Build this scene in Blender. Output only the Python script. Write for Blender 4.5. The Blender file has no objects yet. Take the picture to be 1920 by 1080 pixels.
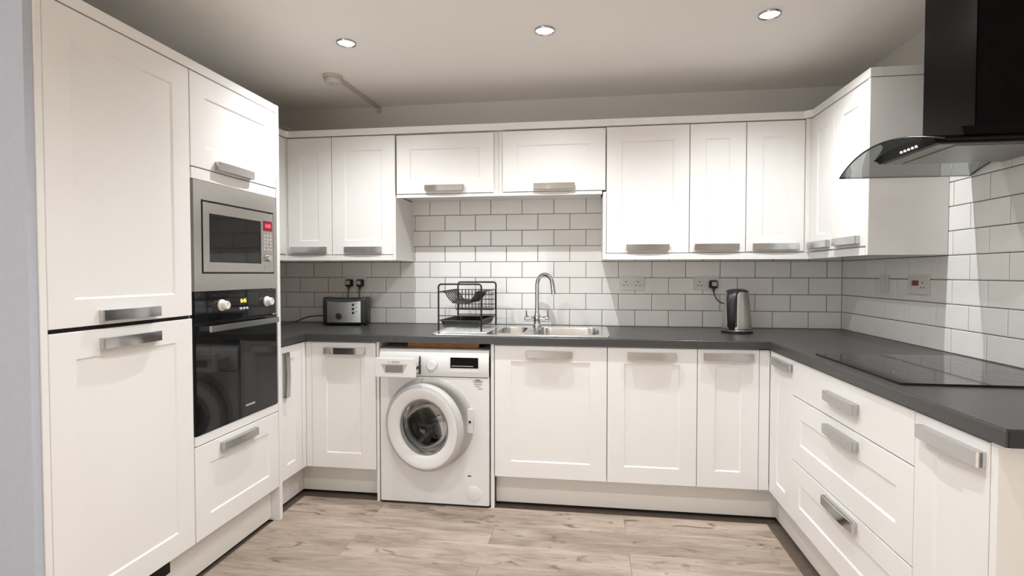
import bpy, bmesh, math, random
from mathutils import Vector, Matrix
random.seed(7)
S = bpy.context.scene
COL = S.collection
PI = math.pi

# ------------------------------------------------------------------ camera
F_PX = 1014.704
YAW, PITCH, ROLL = -0.1393, -0.0265, 0.0002
cam_d = bpy.data.cameras.new('camera')
cam_d.sensor_fit = 'HORIZONTAL'; cam_d.sensor_width = 36.0
cam_d.lens = F_PX / 1920.0 * 36.0
cam_d.clip_start = 0.02; cam_d.clip_end = 60
cam = bpy.data.objects.new('camera', cam_d); COL.objects.link(cam)
fw = Vector((math.sin(YAW) * math.cos(PITCH), math.cos(YAW) * math.cos(PITCH), math.sin(PITCH)))
r0 = Vector((math.cos(YAW), -math.sin(YAW), 0)); u0 = r0.cross(fw)
rr = math.cos(ROLL) * r0 + math.sin(ROLL) * u0
uu = -math.sin(ROLL) * r0 + math.cos(ROLL) * u0
m3 = Matrix((rr, uu, -fw)).transposed()
cam.matrix_world = Matrix.Translation(Vector((-1.4874, -3.4389, 1.2384))) @ m3.to_4x4()
S.camera = cam

# ------------------------------------------------------------------ world, light levels, exposure
w = bpy.data.worlds.new('room_world'); S.world = w; w.use_nodes = True
w.node_tree.nodes['Background'].inputs[0].default_value = (0.9, 0.93, 1.0, 1)
w.node_tree.nodes['Background'].inputs[1].default_value = 0.05
SPOT_W = 54.0          # each kitchen downlight
ROOM_W = 47.0          # second row, added just out of view
REAR_FILL_W = 410.0          # downlights added behind the camera for bounce and fill
FILL_WINDOW_W = 50.0       # fill light of a window added in the wall behind the camera
FILL_WIN = (-5.2, -2.2, 0.55, 2.10)
wl = bpy.data.lights.new('added_window_fill', 'AREA'); wl.shape = 'RECTANGLE'; wl.size = FILL_WIN[1] - FILL_WIN[0] - 0.1; wl.size_y = FILL_WIN[3] - FILL_WIN[2] - 0.1
wl.energy = FILL_WINDOW_W; wl.color = (0.90, 0.95, 1.0)
wlo = bpy.data.objects.new('added_window_fill', wl); COL.objects.link(wlo)
wlo.location = ((FILL_WIN[0] + FILL_WIN[1]) / 2, -6.585, (FILL_WIN[2] + FILL_WIN[3]) / 2); wlo.rotation_euler = (PI / 2, 0, 0)
S.view_settings.view_transform = 'Standard'
S.view_settings.look = 'None'
S.view_settings.gamma = 1.0
S.view_settings.use_curve_mapping = False
S.view_settings.exposure = 0.10

# ------------------------------------------------------------------ materials
def nodes_of(name):
    m = bpy.data.materials.new(name); m.use_nodes = True
    nt = m.node_tree
    return m, nt, nt.nodes['Principled BSDF']

def mat(name, col, rough=0.5, metal=0.0, var=0.03, scale=40.0, bump=0.0, coat=0.0, emit=None, estr=0.0, spec=0.5, stretch=None, rvar=0.0):
    m, nt, b = nodes_of(name)
    N, L = nt.nodes, nt.links
    tc = N.new('ShaderNodeTexCoord'); src = tc.outputs['Object']
    if stretch:
        mp = N.new('ShaderNodeMapping'); mp.inputs['Scale'].default_value = stretch
        L.new(src, mp.inputs[0]); src = mp.outputs[0]
    nz = N.new('ShaderNodeTexNoise'); nz.inputs['Scale'].default_value = scale; nz.inputs['Detail'].default_value = 4
    L.new(src, nz.inputs['Vector'])
    rp = N.new('ShaderNodeValToRGB')
    rp.color_ramp.elements[0].position = 0.3; rp.color_ramp.elements[1].position = 0.7
    rp.color_ramp.elements[0].color = tuple(max(0, c * (1 - var)) for c in col) + (1,)
    rp.color_ramp.elements[1].color = tuple(min(1, c * (1 + var)) for c in col) + (1,)
    L.new(nz.outputs['Fac'], rp.inputs[0]); L.new(rp.outputs[0], b.inputs['Base Color'])
    b.inputs['Roughness'].default_value = rough; b.inputs['Metallic'].default_value = metal
    b.inputs['Specular IOR Level'].default_value = spec
    if rvar:
        mr = N.new('ShaderNodeMapRange'); mr.inputs[3].default_value = max(0, rough - rvar); mr.inputs[4].default_value = rough + rvar
        L.new(nz.outputs['Fac'], mr.inputs[0]); L.new(mr.outputs[0], b.inputs['Roughness'])
    if coat: b.inputs['Coat Weight'].default_value = coat; b.inputs['Coat Roughness'].default_value = 0.05
    if bump:
        bp = N.new('ShaderNodeBump'); bp.inputs['Strength'].default_value = bump; bp.inputs['Distance'].default_value = 0.002
        L.new(nz.outputs['Fac'], bp.inputs['Height']); L.new(bp.outputs[0], b.inputs['Normal'])
    if emit:
        b.inputs['Emission Color'].default_value = tuple(emit) + (1,); b.inputs['Emission Strength'].default_value = estr
    return m

M = {}
M['white'] = mat('satin_white_cabinet', (0.85, 0.835, 0.81), 0.38, var=0.01, scale=6)
M['carcass'] = mat('white_melamine', (0.82, 0.80, 0.765), 0.45, var=0.01, scale=8)
M['plinth'] = mat('plinth_board', (0.78, 0.745, 0.695), 0.45, var=0.015, scale=8)
M['paint'] = mat('matt_wall_paint', (0.72, 0.685, 0.63), 0.9, var=0.012, scale=3, bump=0.04)
M['wallblue'] = mat('roller_painted_wall', (0.49, 0.52, 0.585), 0.9, var=0.02, scale=60, bump=0.25)
M['ceil'] = mat('matt_ceiling_paint', (0.93, 0.90, 0.855), 0.95, var=0.01, scale=2, bump=0.03)
M['grout'] = mat('dark_grout', (0.13, 0.12, 0.11), 0.9, var=0.1, scale=80)
M['tile'] = mat('glazed_white_tile', (0.84, 0.825, 0.795), 0.12, var=0.015, scale=12, bump=0.05, rvar=0.04)
M['worktop'] = mat('slate_laminate', (0.052, 0.0505, 0.049), 0.33, var=0.16, scale=220, bump=0.05, rvar=0.08)
M['worktop_end'] = mat('black_end_strip', (0.02, 0.02, 0.022), 0.4)
M['chrome'] = mat('polished_chrome', (0.60, 0.60, 0.595), 0.10, 1.0, var=0.02, scale=5)
M['nickel'] = mat('satin_nickel', (0.52, 0.515, 0.505), 0.22, 1.0, var=0.03, scale=20, stretch=(4, 60, 60))
M['steel'] = mat('brushed_steel', (0.56, 0.545, 0.52), 0.30, 1.0, var=0.07, scale=30, stretch=(1, 1, 60), rvar=0.06)
M['sink'] = mat('sink_steel', (0.68, 0.665, 0.64), 0.22, 1.0, var=0.05, scale=60, rvar=0.06)
M['black_gloss'] = mat('black_glass', (0.008, 0.008, 0.009), 0.05, var=0.1, spec=0.5)
M['black_metal'] = mat('gloss_black_enamel', (0.003, 0.003, 0.0033), 0.25, var=0.1, spec=0.10)
M['black'] = mat('black_plastic', (0.014, 0.014, 0.014), 0.4, var=0.1)
M['wire'] = mat('black_coated_wire', (0.009, 0.008, 0.008), 0.45, var=0.1)
M['dark'] = mat('dark_void', (0.012, 0.010, 0.009), 0.9, var=0.1)
M['subfloor'] = mat('dark_expansion_gap', (0.14, 0.105, 0.08), 0.8, var=0.12, scale=30)
M['appl'] = mat('white_enamel', (0.80, 0.79, 0.77), 0.3, var=0.006, scale=8)
M['plastic'] = mat('white_plastic', (0.78, 0.77, 0.74), 0.35, var=0.01, scale=8)
M['socket'] = mat('socket_white_plastic', (0.72, 0.70, 0.66), 0.4, var=0.01, scale=8)
M['greyplastic'] = mat('light_grey_plastic', (0.50, 0.49, 0.47), 0.4, var=0.02)
M['hole'] = mat('socket_hole', (0.03, 0.028, 0.026), 0.8)
M['red'] = mat('red_rocker', (0.30, 0.02, 0.03), 0.35)
M['wood'] = mat('bare_timber_batten', (0.42, 0.17, 0.05), 0.7, var=0.2, scale=20, stretch=(1, 8, 8))
M['greyunder'] = mat('hood_underside_steel', (0.30, 0.30, 0.285), 0.42, 0.85, var=0.04, scale=20)
M['rubber'] = mat('grey_rubber_gasket', (0.22, 0.22, 0.22), 0.55, var=0.05)
M['drum'] = mat('drum_steel', (0.22, 0.22, 0.22), 0.25, 1.0, var=0.2, scale=90)
M['ink'] = mat('grey_print', (0.22, 0.21, 0.20), 0.6)
M['lightink'] = mat('pale_print', (0.55, 0.55, 0.53), 0.5)
M['lamp'] = mat('lit_lamp_lens', (1, 1, 1), 0.3, emit=(1.0, 0.95, 0.87), estr=26.0)
M['red_led'] = mat('red_led_digits', (0.5, 0.02, 0.05), 0.4, emit=(1.0, 0.08, 0.16), estr=2.2)
M['red_glow'] = mat('red_led_window', (0.10, 0.004, 0.010), 0.2, emit=(0.5, 0.01, 0.03), estr=0.25)
M['yel_led'] = mat('yellow_led_digits', (0.5, 0.45, 0.05), 0.4, emit=(1.0, 0.85, 0.10), estr=1.8)
M['white_led'] = mat('white_control_icons', (0.8, 0.8, 0.8), 0.4, emit=(0.9, 0.95, 1.0), estr=0.7)
M['alarm'] = mat('smoke_alarm_plastic', (0.60, 0.56, 0.505), 0.5, var=0.01)

def glass_mat(name, tint, rough=0.0):
    m, nt, b = nodes_of(name)
    b.inputs['Base Color'].default_value = tint + (1,); b.inputs['Roughness'].default_value = rough
    b.inputs['Transmission Weight'].default_value = 1.0; b.inputs['IOR'].default_value = 1.45
    return m
def thin_glass(name, tint, refl=1.0, rough=0.02):
    m = bpy.data.materials.new(name); m.use_nodes = True
    nt = m.node_tree; N, L = nt.nodes, nt.links
    N.remove(N['Principled BSDF']); out = N['Material Output']
    t = N.new('ShaderNodeBsdfTransparent'); g = N.new('ShaderNodeBsdfGlossy'); mx = N.new('ShaderNodeMixShader')
    fr = N.new('ShaderNodeFresnel'); fr.inputs['IOR'].default_value = 1.5
    nz = N.new('ShaderNodeTexNoise'); nz.inputs['Scale'].default_value = 3.0
    mc = N.new('ShaderNodeMix'); mc.data_type = 'RGBA'
    mc.inputs[6].default_value = tint + (1,); mc.inputs[7].default_value = tuple(c * 0.96 for c in tint) + (1,)
    L.new(nz.outputs['Fac'], mc.inputs[0]); L.new(mc.outputs[2], t.inputs['Color'])
    g.inputs['Roughness'].default_value = rough
    fm = N.new('ShaderNodeMath'); fm.operation = 'MULTIPLY'; fm.inputs[1].default_value = refl
    L.new(fr.outputs[0], fm.inputs[0]); L.new(fm.outputs[0], mx.inputs[0]); L.new(t.outputs[0], mx.inputs[1]); L.new(g.outputs[0], mx.inputs[2])
    L.new(mx.outputs[0], out.inputs[0])
    return m
M['smoke_glass'] = thin_glass('smoked_canopy_glass', (0.50, 0.535, 0.52), refl=0.35)
M['door_glass'] = thin_glass('washer_door_glass', (0.72, 0.74, 0.74), refl=0.7)

def plank_mat():
    m, nt, b = nodes_of('oak_laminate')
    N, L = nt.nodes, nt.links
    tc = N.new('ShaderNodeTexCoord'); oi = N.new('ShaderNodeObjectInfo')
    mul = N.new('ShaderNodeVectorMath'); mul.operation = 'MULTIPLY_ADD'
    comb = N.new('ShaderNodeCombineXYZ')
    for i, k in enumerate((37.0, 61.0, 13.0)):
        mm = N.new('ShaderNodeMath'); mm.operation = 'MULTIPLY'; mm.inputs[1].default_value = k
        L.new(oi.outputs['Random'], mm.inputs[0]); L.new(mm.outputs[0], comb.inputs[i])
    add = N.new('ShaderNodeVectorMath'); add.operation = 'ADD'
    L.new(tc.outputs['Object'], add.inputs[0]); L.new(comb.outputs[0], add.inputs[1])
    def noise(sc, mapping, detail=6, dist=0.0, rough=0.6):
        mp = N.new('ShaderNodeMapping'); mp.inputs['Scale'].default_value = mapping
        L.new(add.outputs[0], mp.inputs[0])
        n = N.new('ShaderNodeTexNoise'); n.inputs['Scale'].default_value = sc; n.inputs['Detail'].default_value = detail
        n.inputs['Distortion'].default_value = dist; n.inputs['Roughness'].default_value = rough
        L.new(mp.outputs[0], n.inputs['Vector']); return n
    big = noise(2.2, (1.0, 4.5, 1), 5, 0.8)
    grain = noise(9.0, (1.0, 14.0, 1), 8, 0.5, 0.7)
    knot = noise(3.2, (1.3, 3.6, 1), 3, 1.6)
    rp = N.new('ShaderNodeValToRGB')
    e = rp.color_ramp.elements
    e[0].position = 0.34; e[0].color = (0.20, 0.15, 0.112, 1)
    e[1].position = 0.64; e[1].color = (0.50, 0.415, 0.345, 1)
    k = e.new(0.5); k.color = (0.375, 0.297, 0.236, 1)
    mix = N.new('ShaderNodeMix'); mix.data_type = 'FLOAT'; mix.inputs[0].default_value = 0.45
    L.new(big.outputs['Fac'], mix.inputs[2]); L.new(grain.outputs['Fac'], mix.inputs[3])
    L.new(mix.outputs[0], rp.inputs[0])
    kr = N.new('ShaderNodeValToRGB')
    kr.color_ramp.elements[0].position = 0.60; kr.color_ramp.elements[0].color = (0, 0, 0, 1)
    kr.color_ramp.elements[1].position = 0.70; kr.color_ramp.elements[1].color = (1, 1, 1, 1)
    L.new(knot.outputs['Fac'], kr.inputs[0])
    mx = N.new('ShaderNodeMix'); mx.data_type = 'RGBA'
    L.new(kr.outputs[0], mx.inputs[0]); L.new(rp.outputs[0], mx.inputs[6]); mx.inputs[7].default_value = (0.17, 0.125, 0.09, 1)
    hv = N.new('ShaderNodeHueSaturation')
    mr = N.new('ShaderNodeMapRange'); mr.inputs[3].default_value = 0.88; mr.inputs[4].default_value = 1.08
    L.new(oi.outputs['Random'], mr.inputs[0]); L.new(mr.outputs[0], hv.inputs['Value'])
    L.new(mx.outputs[2], hv.inputs['Color']); L.new(hv.outputs[0], b.inputs['Base Color'])
    b.inputs['Roughness'].default_value = 0.5
    bp = N.new('ShaderNodeBump'); bp.inputs['Strength'].default_value = 0.12; bp.inputs['Distance'].default_value = 0.001
    L.new(grain.outputs['Fac'], bp.inputs['Height']); L.new(bp.outputs[0], b.inputs['Normal'])
    return m
M['plank'] = plank_mat()

# ------------------------------------------------------------------ mesh helpers
WORLD = {}
def thing(name, label, cat, loc, group=None):
    o = bpy.data.objects.new(name, None); COL.objects.link(o)
    o.empty_display_size = 0.05
    o.location = loc; WORLD[o.name] = Vector(loc)
    o['label'] = label; o['category'] = cat
    if group: o['group'] = group
    return o
def tag(o, label, cat=None, group=None):
    o['label'] = label
    if cat: o['category'] = cat
    if group: o['group'] = group
    return o
def struct(o, label=None):
    o['kind'] = 'structure'
    if label: o['label'] = label
    return o
def link_mesh(name, me, origin, parent=None):
    o = bpy.data.objects.new(name, me); COL.objects.link(o)
    WORLD[o.name] = Vector(origin)
    if parent is not None:
        o.parent = parent; o.location = Vector(origin) - WORLD[parent.name]
    else:
        o.location = origin
    return o
def obj(name, bm, material, parent=None, sharp=32, mats=None):
    """link a bmesh given in world coordinates as one object, origin at its base centre"""
    bmesh.ops.recalc_face_normals(bm, faces=bm.faces)
    xs = [v.co.x for v in bm.verts]; ys = [v.co.y for v in bm.verts]; zs = [v.co.z for v in bm.verts]
    c = Vector(((min(xs) + max(xs)) / 2, (min(ys) + max(ys)) / 2, min(zs)))
    bmesh.ops.translate(bm, vec=-c, verts=bm.verts)
    me = bpy.data.meshes.new(name)
    for f in bm.faces: f.smooth = True
    bm.to_mesh(me); bm.free()
    me.set_sharp_from_angle(angle=math.radians(sharp))
    for mm in (mats or [material]): me.materials.append(M[mm])
    return link_mesh(name, me, c, parent)
def B(): return bmesh.new()
def box(bm, x0, x1, y0, y1, z0, z1, bev=0.0, seg=2, mi=0, mtx=None):
    t = B()
    x0, x1 = sorted((x0, x1)); y0, y1 = sorted((y0, y1)); z0, z1 = sorted((z0, z1))
    vs = [t.verts.new((x, y, z)) for x in (x0, x1) for y in (y0, y1) for z in (z0, z1)]
    for q in ((0, 1, 3, 2), (4, 6, 7, 5), (0, 4, 5, 1), (2, 3, 7, 6), (0, 2, 6, 4), (1, 5, 7, 3)):
        t.faces.new([vs[i] for i in q])
    if bev: bmesh.ops.bevel(t, geom=list(t.edges), offset=bev, segments=seg, affect='EDGES', clamp_overlap=True)
    return merge(bm, t, mi, mtx)
def merge(bm, t, mi=0, mtx=None):
    bmesh.ops.recalc_face_normals(t, faces=t.faces)
    mp = {}
    for v in t.verts: mp[v] = bm.verts.new(mtx @ v.co if mtx else v.co)
    for f in t.faces:
        try:
            nf = bm.faces.new([mp[v] for v in f.verts]); nf.material_index = mi if mi else f.material_index
        except ValueError: pass
    t.free(); return bm
def tube(bm, pts, r, seg=8, closed=False, mi=0, mtx=None, cap=True):
    t = B(); pts = [Vector(p) for p in pts]; n = len(pts)
    rs = r if isinstance(r, (list, tuple)) else [r] * n
    up = None; rings = []
    for i, p in enumerate(pts):
        a = pts[i - 1] if (i > 0 or closed) else p
        b = pts[(i + 1) % n] if (i < n - 1 or closed) else p
        d = (b - a).normalized()
        if up is None:
            up = Vector((0, 0, 1)) if abs(d.z) < 0.9 else Vector((1, 0, 0))
        s = d.cross(up)
        if s.length < 1e-5: s = d.cross(Vector((0, 1, 0)))
        s.normalize(); up = s.cross(d).normalized()
        rings.append([t.verts.new(p + rs[i] * (math.cos(2 * PI * k / seg) * s + math.sin(2 * PI * k / seg) * up)) for k in range(seg)])
    for i in range(n if closed else n - 1):
        A, C = rings[i], rings[(i + 1) % n]
        for k in range(seg): t.faces.new((A[k], A[(k + 1) % seg], C[(k + 1) % seg], C[k]))
    if cap and not closed:
        t.faces.new(rings[0]); t.faces.new(rings[-1][::-1])
    return merge(bm, t, mi, mtx)
def lathe(bm, prof, mtx, seg=32, mi=0, cap0=True, cap1=True):
    """prof: (radius, height) along local z"""
    t = B(); rings = []
    for r, h in prof:
        if r < 1e-6: rings.append([t.verts.new((0, 0, h))])
        else: rings.append([t.verts.new((r * math.cos(2 * PI * k / seg), r * math.sin(2 * PI * k / seg), h)) for k in range(seg)])
    for A, C in zip(rings, rings[1:]):
        for k in range(seg):
            k2 = (k + 1) % seg
            if len(A) == 1 and len(C) == 1: continue
            if len(A) == 1: t.faces.new((A[0], C[k], C[k2]))
            elif len(C) == 1: t.faces.new((A[k], A[k2], C[0]))
            else: t.faces.new((A[k], A[k2], C[k2], C[k]))
    if cap0 and len(rings[0]) > 1: t.faces.new(rings[0][::-1])
    if cap1 and len(rings[-1]) > 1: t.faces.new(rings[-1])
    return merge(bm, t, mi, mtx)
def T(x, y, z): return Matrix.Translation((x, y, z))
TO_MY = Matrix.Rotation(PI / 2, 4, 'X')       # local +z -> world -y
TO_PX = Matrix.Rotation(PI / 2, 4, 'Y')       # local +z -> world +x
TO_MX = Matrix.Rotation(-PI / 2, 4, 'Y')      # local +z -> world -x
TO_MZ = Matrix.Rotation(PI, 4, 'X')           # local +z -> world -z
def prism(bm, poly, a, b, axis, bev=0.0, mi=0, mtx=None):
    """extrude polygon (2d) from a to b along axis ('x': poly=(y,z); 'y': poly=(x,z); 'z': poly=(x,y))"""
    t = B()
    def P(p, h): return {'x': (h, p[0], p[1]), 'y': (p[0], h, p[1]), 'z': (p[0], p[1], h)}[axis]
    A = [t.verts.new(P(p, a)) for p in poly]; C = [t.verts.new(P(p, b)) for p in poly]
    n = len(poly)
    for i in range(n): t.faces.new((A[i], A[(i + 1) % n], C[(i + 1) % n], C[i]))
    t.faces.new(A[::-1]); t.faces.new(C)
    bmesh.ops.recalc_face_normals(t, faces=t.faces)
    if bev: bmesh.ops.bevel(t, geom=[e for e in t.edges if e.calc_face_angle(0) > 0.6], offset=bev, segments=2, affect='EDGES', clamp_overlap=True)
    return merge(bm, t, mi, mtx)
def rrect(x0, x1, y0, y1, r, n=5):
    out = []
    for cx, cy, a in ((x1 - r, y1 - r, 0), (x0 + r, y1 - r, 90), (x0 + r, y0 + r, 180), (x1 - r, y0 + r, 270)):
        for k in range(n + 1):
            q = math.radians(a + 90 * k / n); out.append((cx + r * math.cos(q), cy + r * math.sin(q)))
    return out
def loft(bm, loops, cap0=False, cap1=False, mi=0, mtx=None):
    t = B(); R = [[t.verts.new(p) for p in l] for l in loops]; n = len(R[0])
    for A, C in zip(R, R[1:]):
        for k in range(n): t.faces.new((A[k], A[(k + 1) % n], C[(k + 1) % n], C[k]))
    if cap0: t.faces.new(R[0][::-1])
    if cap1: t.faces.new(R[-1])
    return merge(bm, t, mi, mtx)
def plate_with_holes(bm, outer, holes, z, mtx=None, mi=0):
    t = B(); E = []
    for lp in [outer] + holes:
        vs = [t.verts.new((p[0], p[1], z)) for p in lp]
        E += [t.edges.new((vs[i], vs[(i + 1) % len(vs)])) for i in range(len(vs))]
    bmesh.ops.triangle_fill(t, use_beauty=True, use_dissolve=False, edges=E)
    return merge(bm, t, mi, mtx)
def text_bm(body, size, mtx, depth=0.0004):
    cu = bpy.data.curves.new('lettering', 'FONT'); cu.body = body; cu.size = size; cu.align_x = 'CENTER'; cu.align_y = 'CENTER'; cu.extrude = depth
    o = bpy.data.objects.new('lettering_tmp', cu); me = o.to_mesh()
    bm = B(); bm.from_mesh(me); bmesh.ops.transform(bm, matrix=mtx, verts=bm.verts)
    o.to_mesh_clear(); bpy.data.objects.remove(o); bpy.data.curves.remove(cu)
    return bm
def smooth_path(pts, n=6):
    """Catmull-Rom through pts"""
    P = [Vector(p) for p in pts]; P = [P[0]] + P + [P[-1]]; out = []
    for i in range(1, len(P) - 2):
        for k in range(n):
            t = k / n; a, b, c, d = P[i - 1], P[i], P[i + 1], P[i + 2]
            out.append(0.5 * ((2 * b) + (c - a) * t + (2 * a - 5 * b + 4 * c - d) * t * t + (3 * b - a - 3 * c + d) * t ** 3))
    out.append(P[-2]); return out
# face mappings: (u along the face, n outward, v up) -> world
def fmap(face, c):
    if face == 'back': return Matrix(((1, 0, 0, 0), (0, -1, 0, c), (0, 0, 1, 0), (0, 0, 0, 1)))
    if face == 'right': return Matrix(((0, -1, 0, c), (1, 0, 0, 0), (0, 0, 1, 0), (0, 0, 0, 1)))
    if face == 'left': return Matrix(((0, 1, 0, c), (1, 0, 0, 0), (0, 0, 1, 0), (0, 0, 0, 1)))
def shaker(bm, u0, u1, v0, v1, t, fr, rec=0.005, slope=0.006, mtx=None, slab=False):
    """door front, back of the door at n=0, face at n=t"""
    q = B(); e = 0.0015
    def loop(a0, a1, b0, b1, n): return [q.verts.new(p) for p in ((a0, n, b0), (a1, n, b0), (a1, n, b1), (a0, n, b1))]
    L = [loop(u0, u1, v0, v1, 0), loop(u0, u1, v0, v1, t - e), loop(u0 + e, u1 - e, v0 + e, v1 - e, t)]
    if not slab:
        L.append(loop(u0 + fr, u1 - fr, v0 + fr, v1 - fr, t))
        s = fr + slope
        L.append(loop(u0 + s, u1 - s, v0 + s, v1 - s, t - rec))
    for A, C in zip(L, L[1:]):
        for k in range(4): q.faces.new((A[k], A[(k + 1) % 4], C[(k + 1) % 4], C[k]))
    q.faces.new(L[0][::-1]); q.faces.new(L[-1])
    return merge(bm, q, 0, mtx)
def handle_bm(cu, cv, n0, mtx, vertical=False, Ln=0.236, H=0.034):
    """flat strap handle: plate bowed away from the door with folded ends"""
    bm = B(); h = Ln / 2; th = 0.0035
    prof = [(-h + 0.004, 0.0), (-h, 0.019)]
    for k in range(9):
        s = -1 + 2 * k / 8; prof.append((s * (h - 0.003), 0.0225 + 0.0045 * (1 - s * s)))
    prof += [(h, 0.019), (h - 0.004, 0.0)]
    inner = [(-h + 0.004 + th, 0.0), (-h + th, 0.019 - th * 0.6)]
    for k in range(9):
        s = -1 + 2 * k / 8; inner.append((s * (h - 0.003 - th), 0.0225 - th + 0.0045 * (1 - s * s)))
    inner += [(h - th, 0.019 - th * 0.6), (h - 0.004 - th, 0.0)]
    t = B(); n = len(prof)
    def V(p, v): return t.verts.new((cv * 0 + (cu + p[0] if not vertical else cu + v), n0 + p[1], (cv + v) if not vertical else cv + p[0]))
    rows = []
    for s in (-H / 2, H / 2):
        rows.append(([V(p, s) for p in prof], [V(p, s) for p in inner]))
    (o0, i0), (o1, i1) = rows
    for k in range(n - 1):
        t.faces.new((o0[k], o0[k + 1], o1[k + 1], o1[k])); t.faces.new((i0[k], i1[k], i1[k + 1], i0[k + 1]))
        t.faces.new((o0[k], i0[k], i0[k + 1], o0[k + 1])); t.faces.new((o1[k], o1[k + 1], i1[k + 1], i1[k]))
    for k in (0, n - 1): t.faces.new((o0[k], o1[k], i1[k], i0[k]))
    # folded top ledge between plate and door
    a0, a1 = H / 2 - 0.0026, H / 2 - 0.0002
    q = B(); lo_ = [(p[0], n0 + max(p[1] - 0.0005, 0)) for p in prof]
    if vertical: prism(q, [(y, cv + x) for x, y in lo_], cu + a0, cu + a1, 'x')
    else: prism(q, [(cu + x, y) for x, y in lo_], cv + a0, cv + a1, 'z')
    merge(bm, q, 0, mtx)
    return merge(bm, t, 0, mtx)
def fit_door(parent, face, c, u0, u1, v0, v1, hu=None, hv=None, fr=0.083, vertical=False, slab=False, name='door', t=0.020, metal='nickel', Ln=0.236, hlabel=None):
    mt = fmap(face, c); bm = B()
    shaker(bm, u0, u1, v0, v1, t, fr, mtx=mt, slab=slab)
    d = obj(name, bm, 'white', parent, sharp=20)
    if hu is not None:
        h = obj('handle', handle_bm(hu, hv, t - (0.005 if False else 0.0), mt, vertical, Ln), metal, d, sharp=40)
        if hlabel: h['label'] = hlabel
    return d

# ================================================================== THE ROOM
ZC = 0.910; TH = 0.1011; TW = 0.2025
CEIL = 2.34
XL, XR = -3.63, 0.0
bm = B(); box(bm, -3.75, 0.15, 0.008, 0.16, -0.02, CEIL + 0.05)
wall_back = struct(obj('wall_back', bm, 'paint'), 'beige painted back wall with white brick tiles between worktop and wall cupboards')
bm = B(); box(bm, 0.008, 0.16, -6.6, 0.007, -0.02, CEIL + 0.05)
wall_right = struct(obj('wall_right', bm, 'paint'), 'right-hand wall tiled with white brick tiles behind the cooker hood')
bm = B(); box(bm, -3.75, XL, -2.119, 0.008, -0.02, CEIL + 0.05)
wall_left = struct(obj('wall_left', bm, 'paint'), 'left-hand wall hidden behind the tall units')
bm = B(); box(bm, -6.1, -3.017, -2.145, -2.1195, -0.02, CEIL + 0.05)
struct(obj('wall_partition', bm, 'wallblue'), 'pale blue-grey painted wall beside the tall fridge unit')
bm = B(); box(bm, -6.2, -6.1, -6.6, -2.12, -0.02, CEIL + 0.05)
struct(obj('wall_far_left', bm, 'paint'))
bm = B()
for q in ((-6.2, FILL_WIN[0], -0.02, CEIL + 0.05), (FILL_WIN[1], 0.16, -0.02, CEIL + 0.05), (FILL_WIN[0], FILL_WIN[1], -0.02, FILL_WIN[2]), (FILL_WIN[0], FILL_WIN[1], FILL_WIN[3], CEIL + 0.05)):
    box(bm, q[0], q[1], -6.7, -6.6, q[2], q[3])
struct(obj('wall_front', bm, 'paint'))
bm = B()
for q in ((FILL_WIN[0], FILL_WIN[0] + 0.05, FILL_WIN[2], FILL_WIN[3]), (FILL_WIN[1] - 0.05, FILL_WIN[1], FILL_WIN[2], FILL_WIN[3]), (FILL_WIN[0] + 0.05, FILL_WIN[1] - 0.05, FILL_WIN[2], FILL_WIN[2] + 0.05), (FILL_WIN[0] + 0.05, FILL_WIN[1] - 0.05, FILL_WIN[3] - 0.05, FILL_WIN[3]), (-3.73, -3.67, FILL_WIN[2] + 0.05, FILL_WIN[3] - 0.05)):
    box(bm, q[0], q[1], -6.68, -6.62, q[2], q[3])
win = struct(obj('added_window_1', bm, 'plastic'), 'white framed window added for fill light in the wall behind the viewpoint')  # unseen window, added to go with the fill light
bm = B(); box(bm, FILL_WIN[0] + 0.05, FILL_WIN[1] - 0.05, -6.655, -6.650, FILL_WIN[2] + 0.05, FILL_WIN[3] - 0.05); obj('pane', bm, 'door_glass', win)
bm = B(); box(bm, -6.2, 0.16, -6.7, 0.16, CEIL, CEIL + 0.08)
ceiling = struct(obj('ceiling', bm, 'ceil'), 'white plaster ceiling with recessed downlights')
bm = B(); box(bm, -6.2, 0.16, -6.7, 0.16, -0.08, -0.009)
floor = struct(obj('floor', bm, 'subfloor'), 'pale oak laminate floor with dark gap along the plinths')

# floor planks (children of the floor)
PW = 0.1925; PL = 1.266
rows_y = [-0.643 - PW * k for k in range(-1, 31)]
plank_cache = {}
def plank(x0, x1, y0, y1):
    key = (round(x1 - x0, 4), round(y1 - y0, 4))
    cx, cy = (x0 + x1) / 2, (y0 + y1) / 2
    if key not in plank_cache:
        b = B(); hx, hy = (x1 - x0) / 2 - 0.0004, (y1 - y0) / 2 - 0.0004
        e = 0.0016
        l0 = [(-hx, -hy, -0.009), (hx, -hy, -0.009), (hx, hy, -0.009), (-hx, hy, -0.009)]
        l1 = [(x, y, -e * 0.7) for x, y, _ in l0]
        l2 = [(x - math.copysign(e, x), y - math.copysign(e, y), 0.0) for x, y, _ in l0]
        loft(b, [l0, l1, l2], cap1=True)
        bmesh.ops.recalc_face_normals(b, faces=b.faces)
        me = bpy.data.meshes.new('plank'); b.to_mesh(me); b.free(); me.materials.append(M['plank']); plank_cache[key] = me
    return link_mesh('plank', plank_cache[key], (cx, cy, 0.0), floor)
XF0, XF1 = -3.047, -0.606       # laminate edge left / right beside the plinths
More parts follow.
